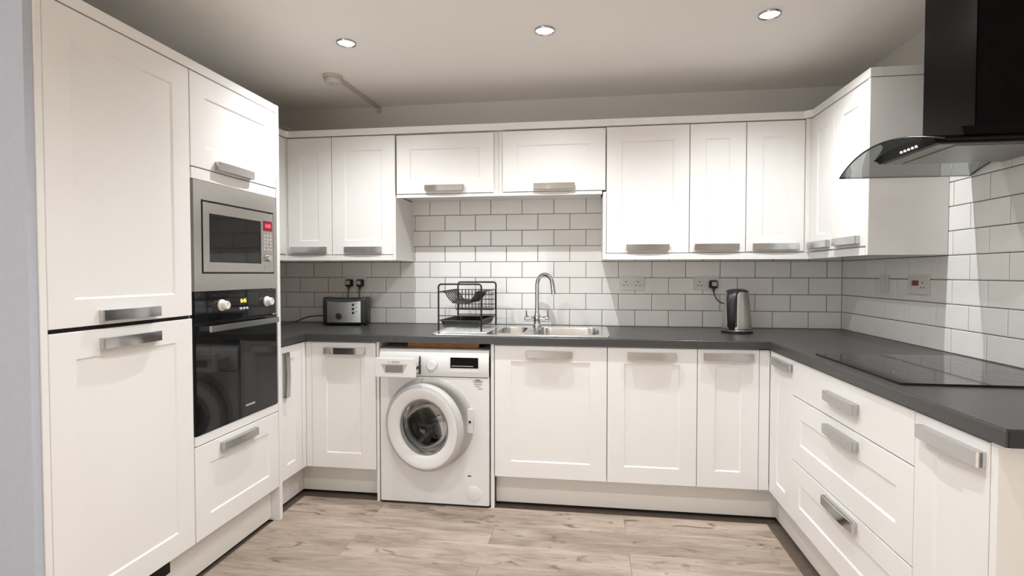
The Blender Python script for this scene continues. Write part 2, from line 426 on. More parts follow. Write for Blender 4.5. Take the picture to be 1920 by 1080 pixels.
for i, yt in enumerate(rows_y):
    yb = yt - PW
    off = -1.303 if i % 2 == 1 else -1.936
    # kitchen bay until Y=-2.2, full room width beyond it
    wide = yb < -2.3
    xa, xb = (-6.1, 0.0) if wide else (XF0, XF1)
    ytt = min(yt, -0.625)
    if ytt - yb < 0.02 or yb < -6.6: continue
    x = off - PL * 5
    while x < xb:
        a, b2 = max(x, xa), min(x + PL, xb)
        if b2 - a > 0.02: plank(a, b2, yb, ytt)
        x += PL
# wall tiles (children of the walls)
tile_cache = {}
def tile(parent, face, u0, u1, v0, v1):
    g = 0.0016
    u0 += g; u1 -= g; v0 += g; v1 -= g
    if u1 - u0 < 0.004 or v1 - v0 < 0.004: return
    key = (face, round(u1 - u0, 4), round(v1 - v0, 4))
    cu, cv = (u0 + u1) / 2, (v0 + v1) / 2
    if key not in tile_cache:
        b = B(); hu, hv = (u1 - u0) / 2, (v1 - v0) / 2
        def lp(i, n): return [(s * (hu - i), n, r * (hv - i)) for s, r in ((-1, -1), (1, -1), (1, 1), (-1, 1))]
        i2 = min(0.004, hu * 0.5, hv * 0.5)
        mt = fmap(face, 0.0)
        loft(b, [lp(0, -0.008), lp(0, -0.0018), lp(0.0008, -0.0007), lp(i2, 0.0)], cap1=True, mtx=mt)
        bmesh.ops.recalc_face_normals(b, faces=b.faces)
        me = bpy.data.meshes.new('tile'); b.to_mesh(me); b.free(); me.materials.append(M['tile']); tile_cache[key] = me
    org = (cu, 0.0, cv) if face == 'back' else (0.0, cu, cv)
    link_mesh('tile', tile_cache[key], org, parent)
bm = B(); box(bm, -3.62, 0.0, 0.003, 0.0085, 0.86, 1.83)
obj('grout', bm, 'grout', wall_back)
bm = B(); box(bm, 0.003, 0.0085, -2.172, 0.0, 0.86, 1.83)
obj('grout', bm, 'grout', wall_right)
XO = -0.0822
for k in range(9):
    v0 = ZC + k * TH; v1 = v0 + TH
    if v0 > 1.75: break
    v1 = min(v1, 1.725) if v0 < 1.72 else v1
    lo, hi = (-3.62, 0.0015) if k < 5 else (-2.66, -1.36)
    if v1 - v0 < 0.02: continue
    st = XO + TW if k % 2 else XO - TW / 2 + TW
    x1 = st
    while x1 > lo:
        a, b2 = max(x1 - TW, lo), min(x1, hi)
        if b2 - a > 0.01: tile(wall_back, 'back', a, b2, v0, v1)
        x1 -= TW
YR = -0.165
for k in range(9):
    v0 = ZC + k * TH; v1 = v0 + TH
    lo, hi = -2.172, (0.0 if k < 5 else -0.90)
    y1 = YR + TW if k % 2 == 0 else YR + TW * 1.5
    while y1 > lo:
        a, b2 = max(y1 - TW, lo), min(y1, hi)
        if b2 - a > 0.01: tile(wall_right, 'right', a, b2, v0, v1)
        y1 -= TW

# ================================================================== WALL CUPBOARDS
YU = -0.305      # carcass front; doors 20 mm in front of it
def wall_unit(x0, x1, z0, z1, label, dx0, dx1, dz0, dz1, hu, hv, group, metal='nickel', name='wall_cupboard', endr=False, endl=False):
    t = thing(name, label, 'cupboard', ((x0 + x1) / 2, -0.15, z0), group)
    bm = B(); box(bm, x0 + 0.0005, x1 - 0.0005, YU, -0.0015, z0, z1); obj('carcass', bm, 'carcass', t)
    fit_door(t, 'back', YU, dx0, dx1, dz0, dz1, hu, hv, metal=metal)
    for flag, xx in ((endl, x0), (endr, x1)):
        if flag:
            s = 1 if xx == x1 else -1
            bm = B(); box(bm, xx + s * 0.0006, xx + s * 0.0176, -0.333, -0.0015, 1.318, 1.70, bev=0.001)
            obj('end_panel', bm, 'white', t)
    return t
G = 'wall cupboards on the back wall'
ZB, ZT = 1.352, 2.066
wall_unit(-3.318, -3.0285, ZB, ZT, 'narrow white wall cupboard in the left corner above the toaster cable', -3.316, -3.031, 1.355, 2.063, -3.176, 1.384, G)
wall_unit(-3.0285, -2.640, ZB, ZT, 'white shaker wall cupboard directly above the toaster, second from left', -3.027, -2.629, 1.355, 2.063, -2.828, 1.383, G, endr=True)
wall_unit(-2.6215, -2.0065, 1.709, ZT, 'short white lift-up wall cupboard above the drying rack', -2.619, -2.033, 1.712, 2.058, -2.325, 1.742, 'short cupboards over the sink', metal='chrome')
wall_unit(-2.0055, -1.4095, 1.709, ZT, 'short white lift-up wall cupboard above the mixer tap and sink', -1.979, -1.391, 1.712, 2.060, -1.680, 1.738, 'short cupboards over the sink', metal='chrome')
t5 = wall_unit(-1.3865, -0.9325, ZB, ZT, 'widest full-height white wall cupboard, above the double socket right of the sink', -1.3845, -0.934, 1.356, 2.063, -1.157, 1.385, G, endl=True)
wall_unit(-0.9315, -0.6345, ZB, ZT, 'narrow white wall cupboard above the kettle plug, middle of three', -0.930, -0.636, 1.358, 2.063, -0.787, 1.386, G)
wall_unit(-0.6335, -0.333, ZB, ZT, 'narrow white wall cupboard above the kettle, next to the right corner', -0.632, -0.335, 1.360, 2.063, -0.4835, 1.386, G)
# right run wall cupboard with two doors
t = thing('corner_wall_cupboard', 'white wall cupboard on the right wall with two handles, left of the hood', 'cupboard', (-0.15, -0.62, ZB))
bm = B(); box(bm, -0.290, -0.0015, -0.9295, -0.0015, ZB, ZT); box(bm, -0.3325, -0.290, -0.335, -0.305, ZB, ZT); obj('carcass', bm, 'carcass', t)
fit_door(t, 'right', -0.290, -0.609, -0.338, 1.358, 2.063, -0.470, 1.388)
fit_door(t, 'right', -0.290, -0.926, -0.613, 1.358, 2.063, -0.765, 1.388)
bm = B(); box(bm, -0.311, -0.0015, -0.949, -0.930, 1.318, 2.066, bev=0.001); obj('end_panel', bm, 'white', t)
# left run wall cupboard (only its edge shows past the tall unit)
t = thing('side_wall_cupboard', 'white wall cupboard on the left wall, mostly hidden behind the oven housing', 'cupboard', (-3.47, -0.62, ZB))
bm = B(); box(bm, XL + 0.001, -3.340, -0.914, -0.0015, ZB, ZT); box(bm, -3.340, -3.3185, -0.335, -0.305, ZB, ZT); obj('carcass', bm, 'carcass', t)
fit_door(t, 'left', -3.340, -0.910, -0.338, 1.358, 2.063, -0.75, 1.388)
# cornice running round the cupboard tops, pelmet under the doors
def rail(name, pts, z0, z1, th, label, cat):
    bm = B(); n = len(pts); L = []
    P = [Vector((p[0], p[1], 0)) for p in pts]
    for i in range(n):
        d0 = (P[i] - P[i - 1]).normalized() if i else (P[1] - P[0]).normalized()
        d1 = (P[i + 1] - P[i]).normalized() if i < n - 1 else d0
        n0 = Vector((-d0.y, d0.x, 0)); n1 = Vector((-d1.y, d1.x, 0))
        nn = (n0 + n1); nn = nn / max(nn.dot(n0), 1e-6)
        q = P[i] + nn * th
        L.append([(P[i].x, P[i].y, z0), (P[i].x, P[i].y, z1), (q.x, q.y, z1), (q.x, q.y, z0)])
    loft(bm, L, cap0=True, cap1=True)
    return tag(obj(name, bm, 'white', sharp=25), label, cat)
rail('cornice', [(-3.318, -0.914), (-3.318, -0.345), (-3.300, -0.331), (-0.345, -0.331), (-0.3115, -0.360), (-0.3115, -0.950)], 2.069, 2.107, 0.05, 'long white cornice strip along the top of the wall cupboards', 'cornice')
bm = B(); box(bm, -0.2605, -0.0015, -0.950, -0.926, 2.069, 2.107); tag(obj('cornice', bm, 'white'), 'short white cornice return on top of the end panel behind the hood', 'cornice')
rail('pelmet', [(-3.318, -0.914), (-3.318, -0.333), (-2.640, -0.333)], 1.318, 1.3505, 0.018, 'white pelmet strip under the left wall cupboards above the toaster', 'pelmet')
rail('pelmet', [(-1.3865, -0.333), (-0.3115, -0.333), (-0.3115, -0.929)], 1.318, 1.3515, 0.018, 'white pelmet strip under the right wall cupboards above the kettle', 'pelmet')
rail('pelmet', [(-2.6205, -0.322), (-1.4095, -0.322)], 1.690, 1.7075, 0.018, 'white pelmet strip under the short cupboards over the sink', 'pelmet')

# ================================================================== TALL UNITS (left)
XT = -3.033        # carcass front; doors 20 mm proud -> face at -3.013
t = thing('fridge_housing', 'tall white integrated fridge freezer housing with upper and lower door', 'cabinet', (-3.33, -1.81, 0))
bm = B(); box(bm, XL + 0.001, XT, -2.0965, -1.5245, 0.1705, 2.029); obj('carcass', bm, 'carcass', t)
bm = B(); box(bm, XT, XT + 0.006, -2.094, -1.529, 1.058, 1.081); obj('shadow_gap', bm, 'dark', t)
fit_door(t, 'left', XT, -2.0955, -1.5285, 1.0765, 2.026, -1.820, 1.106, name='upper_door', metal='chrome', Ln=0.235)
fit_door(t, 'left', XT, -2.0955, -1.5285, 0.174, 1.063, -1.820, 1.018, name='lower_door', metal='chrome', Ln=0.235)
bm = B(); box(bm, XL + 0.001, -3.0125, -2.1185, -2.0975, 0.0, 2.069, bev=0.001); obj('end_panel', bm, 'white', t)
t = thing('oven_housing', 'tall white oven housing with lift-up top door and bottom drawer', 'cabinet', (-3.33, -1.24, 0))
bm = B()
box(bm, XL + 0.001, XT, -1.5235, -0.9435, 0.1705, 0.552); box(bm, XL + 0.001, XT, -1.5235, -0.9435, 1.640, 2.029)
box(bm, XL + 0.001, XT, -1.5235, -1.5165, 0.552, 1.640); box(bm, XL + 0.001, XT, -0.9515, -0.9435, 0.552, 1.640); box(bm, XL + 0.001, XL + 0.015, -1.5165, -0.9515, 0.552, 1.640)
obj('carcass', bm, 'carcass', t)
bm = B(); box(bm, XT, -3.0145, -1.520, -0.944, 1.611, 1.655, bev=0.001); obj('filler_strip', bm, 'white', t)
bm = B(); box(bm, XT, -3.0145, -1.520, -0.944, 0.554, 0.592, bev=0.001); obj('filler_strip', bm, 'white', t)
fit_door(t, 'left', XT, -1.5235, -0.9445, 1.659, 2.026, -1.268, 1.682, name='lift_up_door', Ln=0.242)
fit_door(t, 'left', XT, -1.5235, -0.9445, 0.174, 0.550, -1.259, 0.513, name='drawer', Ln=0.242)
bm = B(); box(bm, XL + 0.001, -3.0125, -0.9425, -0.9165, 0.0, 2.069, bev=0.001); obj('end_panel', bm, 'white', t)
bm = B(); box(bm, XL + 0.001, -3.0135, -2.0970, -0.9430, 2.031, 2.069, bev=0.0015)
tag(obj('cornice', bm, 'white'), 'white cornice strip along the top of the tall units', 'cornice')

# microwave
t = thing('microwave', 'stainless steel built-in microwave with black window and red display', 'microwave', (-3.2, -1.235, 1.166))
mt = fmap('left', -3.033)
bm = B()
plate = [(-1.5155, 1.1675), (-0.9535, 1.1675), (-0.9535, 1.6085), (-1.5155, 1.6085)]
def frame_box(bm, u0, u1, v0, v1, a0, a1, b0, b1, n0, n1, mtx):
    """rectangular ring between outer (u,v) and inner (a,b)"""
    for q in ((u0, u1, v0, b0), (u0, u1, b1, v1), (u0, a0, b0, b1), (a1, u1, b0, b1)):
        box(bm, q[0], q[1], n0, n1, q[2], q[3], mtx=mtx)
frame_box(bm, -1.5155, -0.9535, 1.1675, 1.6085, -1.474, -0.9735, 1.238, 1.534, 0.0, 0.022, mt); obj('trim_frame', bm, 'steel', t)
bm = B(); box(bm, -1.474, -0.9735, -0.30, 0.008, 1.238, 1.534, mtx=mt); obj('cavity', bm, 'black', t)
bm = B(); frame_box(bm, -1.466, -0.980, 1.245, 1.526, -1.430, -1.079, 1.285, 1.483, 0.008, 0.024, mt)
d = obj('door', bm, 'steel', t)
bm = B(); box(bm, -1.430, -1.079, 0.009, 0.0215, 1.285, 1.483, mtx=mt); obj('window', bm, 'black_gloss', d)
bm = B(); box(bm, -1.062, -0.989, 0.023, 0.0255, 1.441, 1.489, bev=0.001, mtx=mt); p = obj('display', bm, 'red_glow', t)
mtx = Matrix.Translation((-3.0072, -1.0255, 1.465)) @ Matrix(((0, 0, 1, 0), (1, 0, 0, 0), (0, 1, 0, 0), (0, 0, 0, 1)))
obj('digits', text_bm('0:00', 0.026, mtx), 'red_led', p)
for r in range(5):
    for c in range(3):
        bm = B(); y = -1.052 + c * 0.0235; z = 1.418 - r * 0.0165
        box(bm, y - 0.0085, y + 0.0085, 0.023, 0.0262, z - 0.0045, z + 0.0045, bev=0.001, mtx=mt); obj('button', bm, 'greyplastic', t)
bm = B(); lathe(bm, [(0.017, 0), (0.017, 0.010), (0.0145, 0.018), (0, 0.018)], T(-3.010, -1.028, 1.312) @ TO_PX, 24); obj('dial', bm, 'chrome', t)
bm = B(); box(bm, -1.058, -0.995, 0.023, 0.0258, 1.256, 1.279, bev=0.001, mtx=mt); obj('door_button', bm, 'steel', t)

# oven
t = thing('oven', 'black glass built-in oven with white knobs and steel handle', 'oven', (-3.2, -1.235, 0.594))
bm = B(); box(bm, -1.512, -0.956, -0.45, 0.0, 0.597, 1.162, mtx=mt); obj('cavity', bm, 'black', t)
bm = B(); box(bm, -1.5145, -0.9535, 0.001, 0.019, 1.044, 1.1645, bev=0.002, mtx=mt); cp = obj('control_panel', bm, 'black_gloss', t)
bm = B(); box(bm, -1.5145, -0.9535, 0.001, 0.022, 0.5945, 1.038, bev=0.002, mtx=mt); d = obj('door', bm, 'black_gloss', t)
bm = B(); box(bm, -1.43, -1.04, 0.0221, 0.0224, 0.72, 0.955, mtx=mt); obj('window', bm, 'black_gloss', d)
bm = B()
box(bm, -1.476, -1.000, 0.052, 0.064, 1.004, 1.029, bev=0.002, mtx=mt)
for y in (-1.455, -1.021): box(bm, y - 0.010, y + 0.010, 0.020, 0.054, 1.007, 1.026, bev=0.002, mtx=mt)
obj('handle', bm, 'nickel', d)['label'] = 'steel bar handle'
for y in (-1.356, -1.034):
    bm = B(); lathe(bm, [(0.024, 0), (0.024, 0.006), (0.019, 0.010), (0.0175, 0.028), (0.0155, 0.031), (0, 0.031)], T(-3.014, y, 1.106) @ TO_PX, 28)
    k = obj('knob', bm, 'plastic', t)
    bm = B(); box(bm, -2.984, -2.9818, y - 0.002, y + 0.002, 1.108, 1.121); obj('pointer', bm, 'greyplastic', k)
bm = B(); box(bm, -1.237, -1.183, 0.0191, 0.0198, 1.102, 1.132, mtx=mt); p = obj('clock_window', bm, 'black', t)
mtx = Matrix.Translation((-3.0127, -1.210, 1.117)) @ Matrix(((0, 0, 1, 0), (1, 0, 0, 0), (0, 1, 0, 0), (0, 0, 0, 1)))
obj('digits', text_bm('0:45', 0.024, mtx), 'yel_led', p)
for k in range(3):
    bm = B(); y = -1.232 + k * 0.022; lathe(bm, [(0.0055, 0), (0.005, 0.006), (0, 0.006)], T(-3.014, y, 1.084) @ TO_PX, 14); obj('button', bm, 'plastic', t)
bm = B()
for k in range(8): box(bm, -1.205 + k * 0.0085, -1.205 + k * 0.0085 + 0.0062, 0.022, 0.0226, 0.640, 0.648, mtx=mt)
obj('maker_mark', bm, 'lightink', t)

# ================================================================== BASE UNITS
YB = -0.635       # carcass front, door faces at -0.655
ZB0, ZB1 = 0.1705, 0.868
def base_unit(x0, x1, label, dx0, dx1, hu, hv, name='base_cupboard', group='base cupboards on the back wall', metal='nickel', back=-0.02, ztop=None):
    t = thing(name, label, 'cupboard', ((x0 + x1) / 2, -0.33, ZB0), group)
    bm = B(); box(bm, x0 + 0.0005, x1 - 0.0005, YB, YB + 0.012, ZB0, ZB1); box(bm, x0 + 0.0005, x1 - 0.0005, YB + 0.0125, back, ZB0, ztop or ZB1); obj('carcass', bm, 'carcass', t)
    fit_door(t, 'back', YB, dx0, dx1, 0.172, 0.864, hu, hv, metal=metal)
    return t
t = base_unit(-3.026, -2.6195, 'white base cupboard left of the washing machine', -2.990, -2.622, -2.797, 0.819, metal='chrome')
bm = B(); box(bm, -3.0255, -2.9915, -0.653, YB, 0.172, 0.864, bev=0.001); obj('corner_post', bm, 'white', t)
# bay panels around the washing machine
bm = B(); box(bm, -2.6185, -2.6035, -0.652, -0.02, 0.0, 0.8695, bev=0.001); obj('side_panel', bm, 'white', t)
bm = B(); box(bm, -2.46, -2.065, -0.600, -0.565, 0.8385, 0.8695, bev=0.001); tag(obj('timber_batten', bm, 'wood'), 'brown timber batten in the gap above the washing machine', 'batten')
bm = B(); box(bm, -2.603, -1.991, -0.030, -0.0205, 0.01, 0.8695); tag(obj('bay_shade_sheet', bm, 'dark'), 'dark sheet standing in for the shade at the back of the washing machine bay', 'board')  # near-black sheet paints in the shade behind the machine
bu = base_unit(-1.973, -1.3885, 'wide white door of the integrated dishwasher right of the washing machine', -1.969, -1.3895, -1.6835, 0.822, name='dishwasher', ztop=0.70)
bu['category'] = 'dishwasher'
bm = B(); box(bm, -1.9905, -1.9735, -0.652, -0.62, 0.0, 0.8695, bev=0.001); obj('side_panel', bm, 'white', bu)
base_unit(-1.3875, -0.9455, 'medium white base cupboard under the double socket, right of the dishwasher', -1.386, -0.947, -1.1685, 0.824)
t = base_unit(-0.9445, -0.652, 'narrow white base cupboard below the kettle beside the right corner', -0.944, -0.654, -0.8015, 0.828)
bm = B(); box(bm, -0.6515, -0.6035, -0.653, YB, 0.172, 0.864, bev=0.001); obj('corner_post', bm, 'white', t)
# left return base unit
t = thing('base_cupboard', 'white base cupboard in the left corner with an upright handle', 'cupboard', (-3.33, -0.78, ZB0))
bm = B(); box(bm, XL + 0.001, -3.050, -0.914, -0.020, ZB0, ZB1); obj('carcass', bm, 'carcass', t)
fit_door(t, 'left', -3.050, -0.912, -0.692, 0.172, 0.864, -0.862, 0.717, vertical=True, fr=0.07)
bm = B(); box(bm, -3.050, -3.0275, -0.690, -0.6345, 0.172, 0.864, bev=0.001); obj('corner_post', bm, 'white', t)
# right run: narrow cupboard, drawer unit, narrow cupboard, end panel
XB = -0.583
t = thing('base_cupboard', 'narrow white base cupboard in the right corner, left of the drawers', 'cupboard', (-0.30, -0.80, ZB0))
bm = B(); box(bm, XB, -0.02, -0.9505, -0.6565, ZB0, ZB1); obj('carcass', bm, 'carcass', t)
fit_door(t, 'right', XB, -0.949, -0.682, 0.172, 0.864, -0.832, 0.826, fr=0.075)
bm = B(); box(bm, -0.6025, XB, -0.680, -0.6565, 0.172, 0.864, bev=0.001); obj('corner_post', bm, 'white', t)
t = thing('drawer_unit', 'wide white three-drawer unit under the hob', 'drawers', (-0.30, -1.39, ZB0))
bm = B(); box(bm, XB, -0.02, -1.8345, -0.9515, ZB0, ZB1); obj('carcass', bm, 'carcass', t)
fit_door(t, 'right', XB, -1.833, -0.953, 0.7125, 0.864, -1.417, 0.790, slab=True, name='top_drawer')
fit_door(t, 'right', XB, -1.833, -0.953, 0.4325, 0.7085, -1.417, 0.666, name='middle_drawer')
fit_door(t, 'right', XB, -1.833, -0.953, 0.172, 0.4285, -1.417, 0.398, name='bottom_drawer', fr=0.08, metal='chrome')
t = thing('base_cupboard', 'narrow white base cupboard at the near end of the right worktop', 'cupboard', (-0.30, -1.97, ZB0))
bm = B(); box(bm, XB, -0.02, -2.1175, -1.8355, ZB0, ZB1); obj('carcass', bm, 'carcass', t)
fit_door(t, 'right', XB, -2.113, -1.837, 0.172, 0.864, -1.990, 0.822, metal='chrome')
bm = B(); box(bm, -0.604, -0.0015, -2.140, -2.1185, 0.0, 0.8695, bev=0.001); tag(obj('end_panel', bm, 'white'), 'white end panel closing the near end of the right-hand base units', 'panel')
# plinths
bm = B(); box(bm, -3.078, -3.060, -2.096, -0.944, 0.012, 0.169); pl = tag(obj('plinth', bm, 'plinth'), 'white plinth board under the tall oven and fridge units', 'plinth')
bm = B(); box(bm, -3.0598, -3.052, -2.094, -1.615, 0.105, 0.169); obj('dark_gap_slab', bm, 'dark', pl)  # plain dark slab over the dark gap below the fridge door
bm = B(); box(bm, -3.105, -3.087, -0.9155, -0.578, 0.012, 0.169); tag(obj('plinth', bm, 'plinth'), 'short white plinth board under the left corner cupboard', 'plinth')
bm = B(); box(bm, -3.086, -2.6195, -0.578, -0.560, 0.012, 0.169); tag(obj('plinth', bm, 'plinth'), 'white plinth board left of the washing machine', 'plinth')
bm = B(); box(bm, -1.9725, -0.548, -0.588, -0.570, 0.012, 0.169); tag(obj('plinth', bm, 'plinth'), 'long white plinth board right of the washing machine', 'plinth')
bm = B(); box(bm, -0.5475, -0.5295, -2.117, -0.570, 0.012, 0.169); tag(obj('plinth', bm, 'plinth'), 'white plinth board under the drawers on the right', 'plinth')

# ================================================================== WORKTOP
def grid_solid(xs, ys, keep, z0, z1, bev):
    bm = B(); V = {}
    nx, ny = len(xs) - 1, len(ys) - 1
    K = {(i, j) for i in range(nx) for j in range(ny) if keep((xs[i] + xs[i + 1]) / 2, (ys[j] + ys[j + 1]) / 2)}
    def v(i, j, z):
        if (i, j, z) not in V: V[(i, j, z)] = bm.verts.new((xs[i], ys[j], z))
        return V[(i, j, z)]
    for i, j in K:
        for z in (z0, z1): bm.faces.new([v(i, j, z), v(i + 1, j, z), v(i + 1, j + 1, z), v(i, j + 1, z)])
        for (di, dj, a, b) in ((-1, 0, (i, j), (i, j + 1)), (1, 0, (i + 1, j), (i + 1, j + 1)), (0, -1, (i, j), (i + 1, j)), (0, 1, (i, j + 1), (i + 1, j + 1))):
            if (i + di, j + dj) not in K: bm.faces.new([v(*a, z0), v(*b, z0), v(*b, z1), v(*a, z1)])
    bmesh.ops.recalc_face_normals(bm, faces=bm.faces)
    bmesh.ops.dissolve_limit(bm, angle_limit=0.01, verts=bm.verts, edges=bm.edges)
    ed = [e for e in bm.edges if e.calc_face_angle(0) > 0.8 and all(abs(q.co.z - z1) < 1e-5 for q in e.verts)]
    bmesh.ops.bevel(bm, geom=ed, offset=bev, segments=3, affect='EDGES', clamp_overlap=True)
    return bm
WY, WX, WL = -0.672, -0.6145, -3.018
SINK = (-2.30, -1.395, -0.60, -0.105)
xs = [XL + 0.001, WL, SINK[0], SINK[1], WX, -0.0005]
ys = [-2.174, -0.9155, WY, SINK[2], SINK[3], -0.0005]
def keep(x, y):
    if SINK[0] < x < SINK[1] and SINK[2] < y < SINK[3]: return False
    if y > WY: return True
    if x > WX: return True
    return x < WL and y > -0.9155
bm = grid_solid(xs, ys, keep, 0.8715, ZC, 0.004)
wk = tag(obj('worktop', bm, 'worktop', sharp=40), 'dark grey laminate worktop running round three sides of the kitchen', 'worktop')
bm = B(); box(bm, WX + 0.006, -0.0005, -2.1765, -2.1742, 0.8715, 0.9095); obj('end_strip', bm, 'worktop_end', wk)

# hob
t = thing('hob', 'black glass ceramic hob set into the right-hand worktop', 'hob', (-0.32, -1.405, ZC))
bm = B(); prism(bm, rrect(-0.573, -0.060, -1.709, -1.100, 0.008), ZC + 0.0005, ZC + 0.007, 'z'); h = obj('glass_top', bm, 'black_gloss', t)
for x, y, r in ((-0.43, -1.25, 0.09), (-0.43, -1.55, 0.075), (-0.19, -1.25, 0.07), (-0.19, -1.56, 0.09)):
    bm = B()
    plate_with_holes(bm, [(x + r * math.cos(a * PI / 24), y + r * math.sin(a * PI / 24)) for a in range(48)], [[(x + (r - 0.0015) * math.cos(a * PI / 24), y + (r - 0.0015) * math.sin(a * PI / 24)) for a in range(48)]], ZC + 0.0072)
    obj('cooking_zone', bm, 'ink', t)

# sink
t = thing('sink', 'stainless steel one and a half bowl sink with drainer', 'sink', (-1.85, -0.36, ZC))
bm = B()
out = rrect(-2.322, -1.374, -0.624, -0.085, 0.03)
half = rrect(-1.985, -1.835, -0.545, -0.215, 0.05); main = rrect(-1.775, -1.425, -0.575, -0.185, 0.07)
zt = ZC + 0.006
plate_with_holes(bm, out, [half, main], zt)
loft(bm, [[(x, y, zt) for x, y in out], [(x * 1 + (0.004 if x > -1.85 else -0.004), y + (0.004 if y > -0.35 else -0.004), zt - 0.004) for x, y in out], [(x + (0.004 if x > -1.85 else -0.004), y + (0.004 if y > -0.35 else -0.004), ZC + 0.0002) for x, y in out]])
obj('sink_deck', bm, 'sink', t)
for nm, lp, dp in (('half_bowl', half, 0.11), ('main_bowl', main, 0.16)):
    bm = B(); cx = sum(p[0] for p in lp) / len(lp); cy = sum(p[1] for p in lp) / len(lp)
    def sh(f, z): return [(cx + (x - cx) * f, cy + (y - cy) * f, z) for x, y in lp]
    loft(bm, [sh(1, zt), sh(0.985, zt - 0.006), sh(0.95, zt - dp * 0.7), sh(0.90, zt - dp * 0.93), sh(0.78, zt - dp)], cap1=True)
    o = obj(nm, bm, 'sink', t, sharp=50)
    bm = B(); lathe(bm, [(0.034, 0), (0.034, 0.002), (0.026, 0.003), (0.02, 0.001), (0, 0.001)], T(cx, cy, zt - dp + 0.0005), 24); obj('waste', bm, 'chrome', o)
for k in range(9):
    bm = B(); y = -0.56 + k * 0.047; box(bm, -2.285, -2.03, y - 0.006, y + 0.006, zt - 0.001, zt + 0.0025, bev=0.0012); obj('drainer_rib', bm, 'sink', t)
# mixer tap
t = thing('mixer_tap', 'chrome swan-neck mixer tap with two lever handles behind the sink', 'tap', (-1.795, -0.135, zt))
bm = B(); tx, ty = -1.795, -0.135
lathe(bm, [(0.028, 0), (0.028, 0.006), (0.023, 0.012), (0.020, 0.030), (0.022, 0.040), (0.022, 0.062), (0.019, 0.070), (0.016, 0.075)], T(tx, ty, zt), 28); obj('base', bm, 'chrome', t)
bm = B(); lathe(bm, [(0, -0.078), (0.015, -0.078), (0.017, -0.074), (0.017, -0.030), (0.014, -0.024), (0.014, 0.024), (0.017, 0.030), (0.017, 0.074), (0.015, 0.078), (0, 0.078)], T(tx, ty, zt + 0.045) @ TO_PX, 24); obj('cross_body', bm, 'chrome', t)
for s in (-1, 1):
    bm = B(); tube(bm, [(tx + s * 0.064, ty, zt + 0.055), (tx + s * 0.065, ty - 0.004, zt + 0.075), (tx + s * 0.067, ty - 0.006, zt + 0.100)], [0.006, 0.005, 0.0045], 12); obj('lever', bm, 'chrome', t)
bm = B()
ang = math.radians(-22); dx, dy = math.cos(ang), math.sin(ang); rb = 0.052
pts = [(tx, ty, zt + 0.072), (tx, ty, zt + 0.15), (tx, ty, zt + 0.255)]
for k in range(1, 13):
    a = PI * k / 14; q = rb * (1 - math.cos(a)); pts.append((tx + dx * q, ty + dy * q, zt + 0.255 + 0.062 * math.sin(a)))
e = pts[-1]; pts += [(e[0] + dx * 0.006, e[1] + dy * 0.006, e[2] - 0.03), (e[0] + dx * 0.013, e[1] + dy * 0.013, e[2] - 0.085)]
tube(bm, pts, [0.0145, 0.0125] + [0.0125] * (len(pts) - 4) + [0.0135, 0.0135], 16); obj('spout', bm, 'chrome', t)

# ================================================================== WASHING MACHINE
t = thing('washing_machine', 'white front-loading washing machine with door ajar and detergent drawer pulled out', 'washing machine', (-2.297, -0.37, 0))
wx0, wx1, wy, wz0, wz1 = -2.5955, -1.9985, -0.665, 0.014, 0.836
cx, cz = -2.308, 0.445
bm = B()
hole = [(cx + 0.158 * math.cos(2 * PI * k / 40), cz + 0.158 * math.sin(2 * PI * k / 40)) for k in range(40)]
plate_with_holes(bm, [(wx0 + 0.006, wz0), (wx1 - 0.006, wz0), (wx1 - 0.006, 0.690), (wx0 + 0.006, 0.690)], [hole], 0, mtx=Matrix(((1, 0, 0, 0), (0, 0, -1, wy), (0, 1, 0, 0), (0, 0, 0, 1))))
for lp in (((wx0, -0.09), (wx0, wy + 0.008), (wx0 + 0.006, wy)), ((wx1 - 0.006, wy), (wx1, wy + 0.008), (wx1, -0.09))):
    for (xa, ya), (xb, yb_) in zip(lp, lp[1:]):
        bm.faces.new([bm.verts.new(p) for p in ((xa, ya, wz0), (xb, yb_, wz0), (xb, yb_, 0.8), (xa, ya, 0.8))])
box(bm, wx0, wx1, -0.10, -0.09, wz0, wz1 - 0.02)
obj('body', bm, 'appl', t)
bm = B(); prism(bm, [(wy - 0.001, 0.693), (wy - 0.004, 0.700), (wy - 0.004, 0.800), (wy + 0.008, 0.834), (wy + 0.02, wz1), (-0.09, wz1), (-0.09, 0.79), (wy + 0.05, 0.79), (wy + 0.05, 0.693)], wx0, wx1, 'x', bev=0.0015)
obj('control_panel', bm, 'appl', t)
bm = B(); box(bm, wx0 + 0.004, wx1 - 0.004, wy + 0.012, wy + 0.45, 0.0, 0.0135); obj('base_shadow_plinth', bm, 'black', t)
bm = B(); lathe(bm, [(0.240, 0.0), (0.242, 0.006), (0.228, 0.013), (0.205, 0.012), (0.190, 0.004), (0.160, -0.004)], T(cx - 0.012, wy, cz) @ TO_MY, 56, cap0=False, cap1=False)
obj('porthole_surround', bm, 'greyplastic', t)
bm = B(); lathe(bm, [(0.160, 0.004), (0.150, 0.006), (0.140, -0.01), (0.146, -0.035), (0.150, -0.06)], T(cx, wy, cz) @ TO_MY, 40, cap0=False, cap1=False); obj('gasket', bm, 'rubber', t)
bm = B(); lathe(bm, [(0.150, -0.06), (0.21, -0.075), (0.225, -0.10), (0.225, -0.36), (0.2, -0.38), (0, -0.385)], T(cx, wy, cz) @ TO_MY, 40, cap0=False)
dr = obj('drum', bm, 'drum', t)
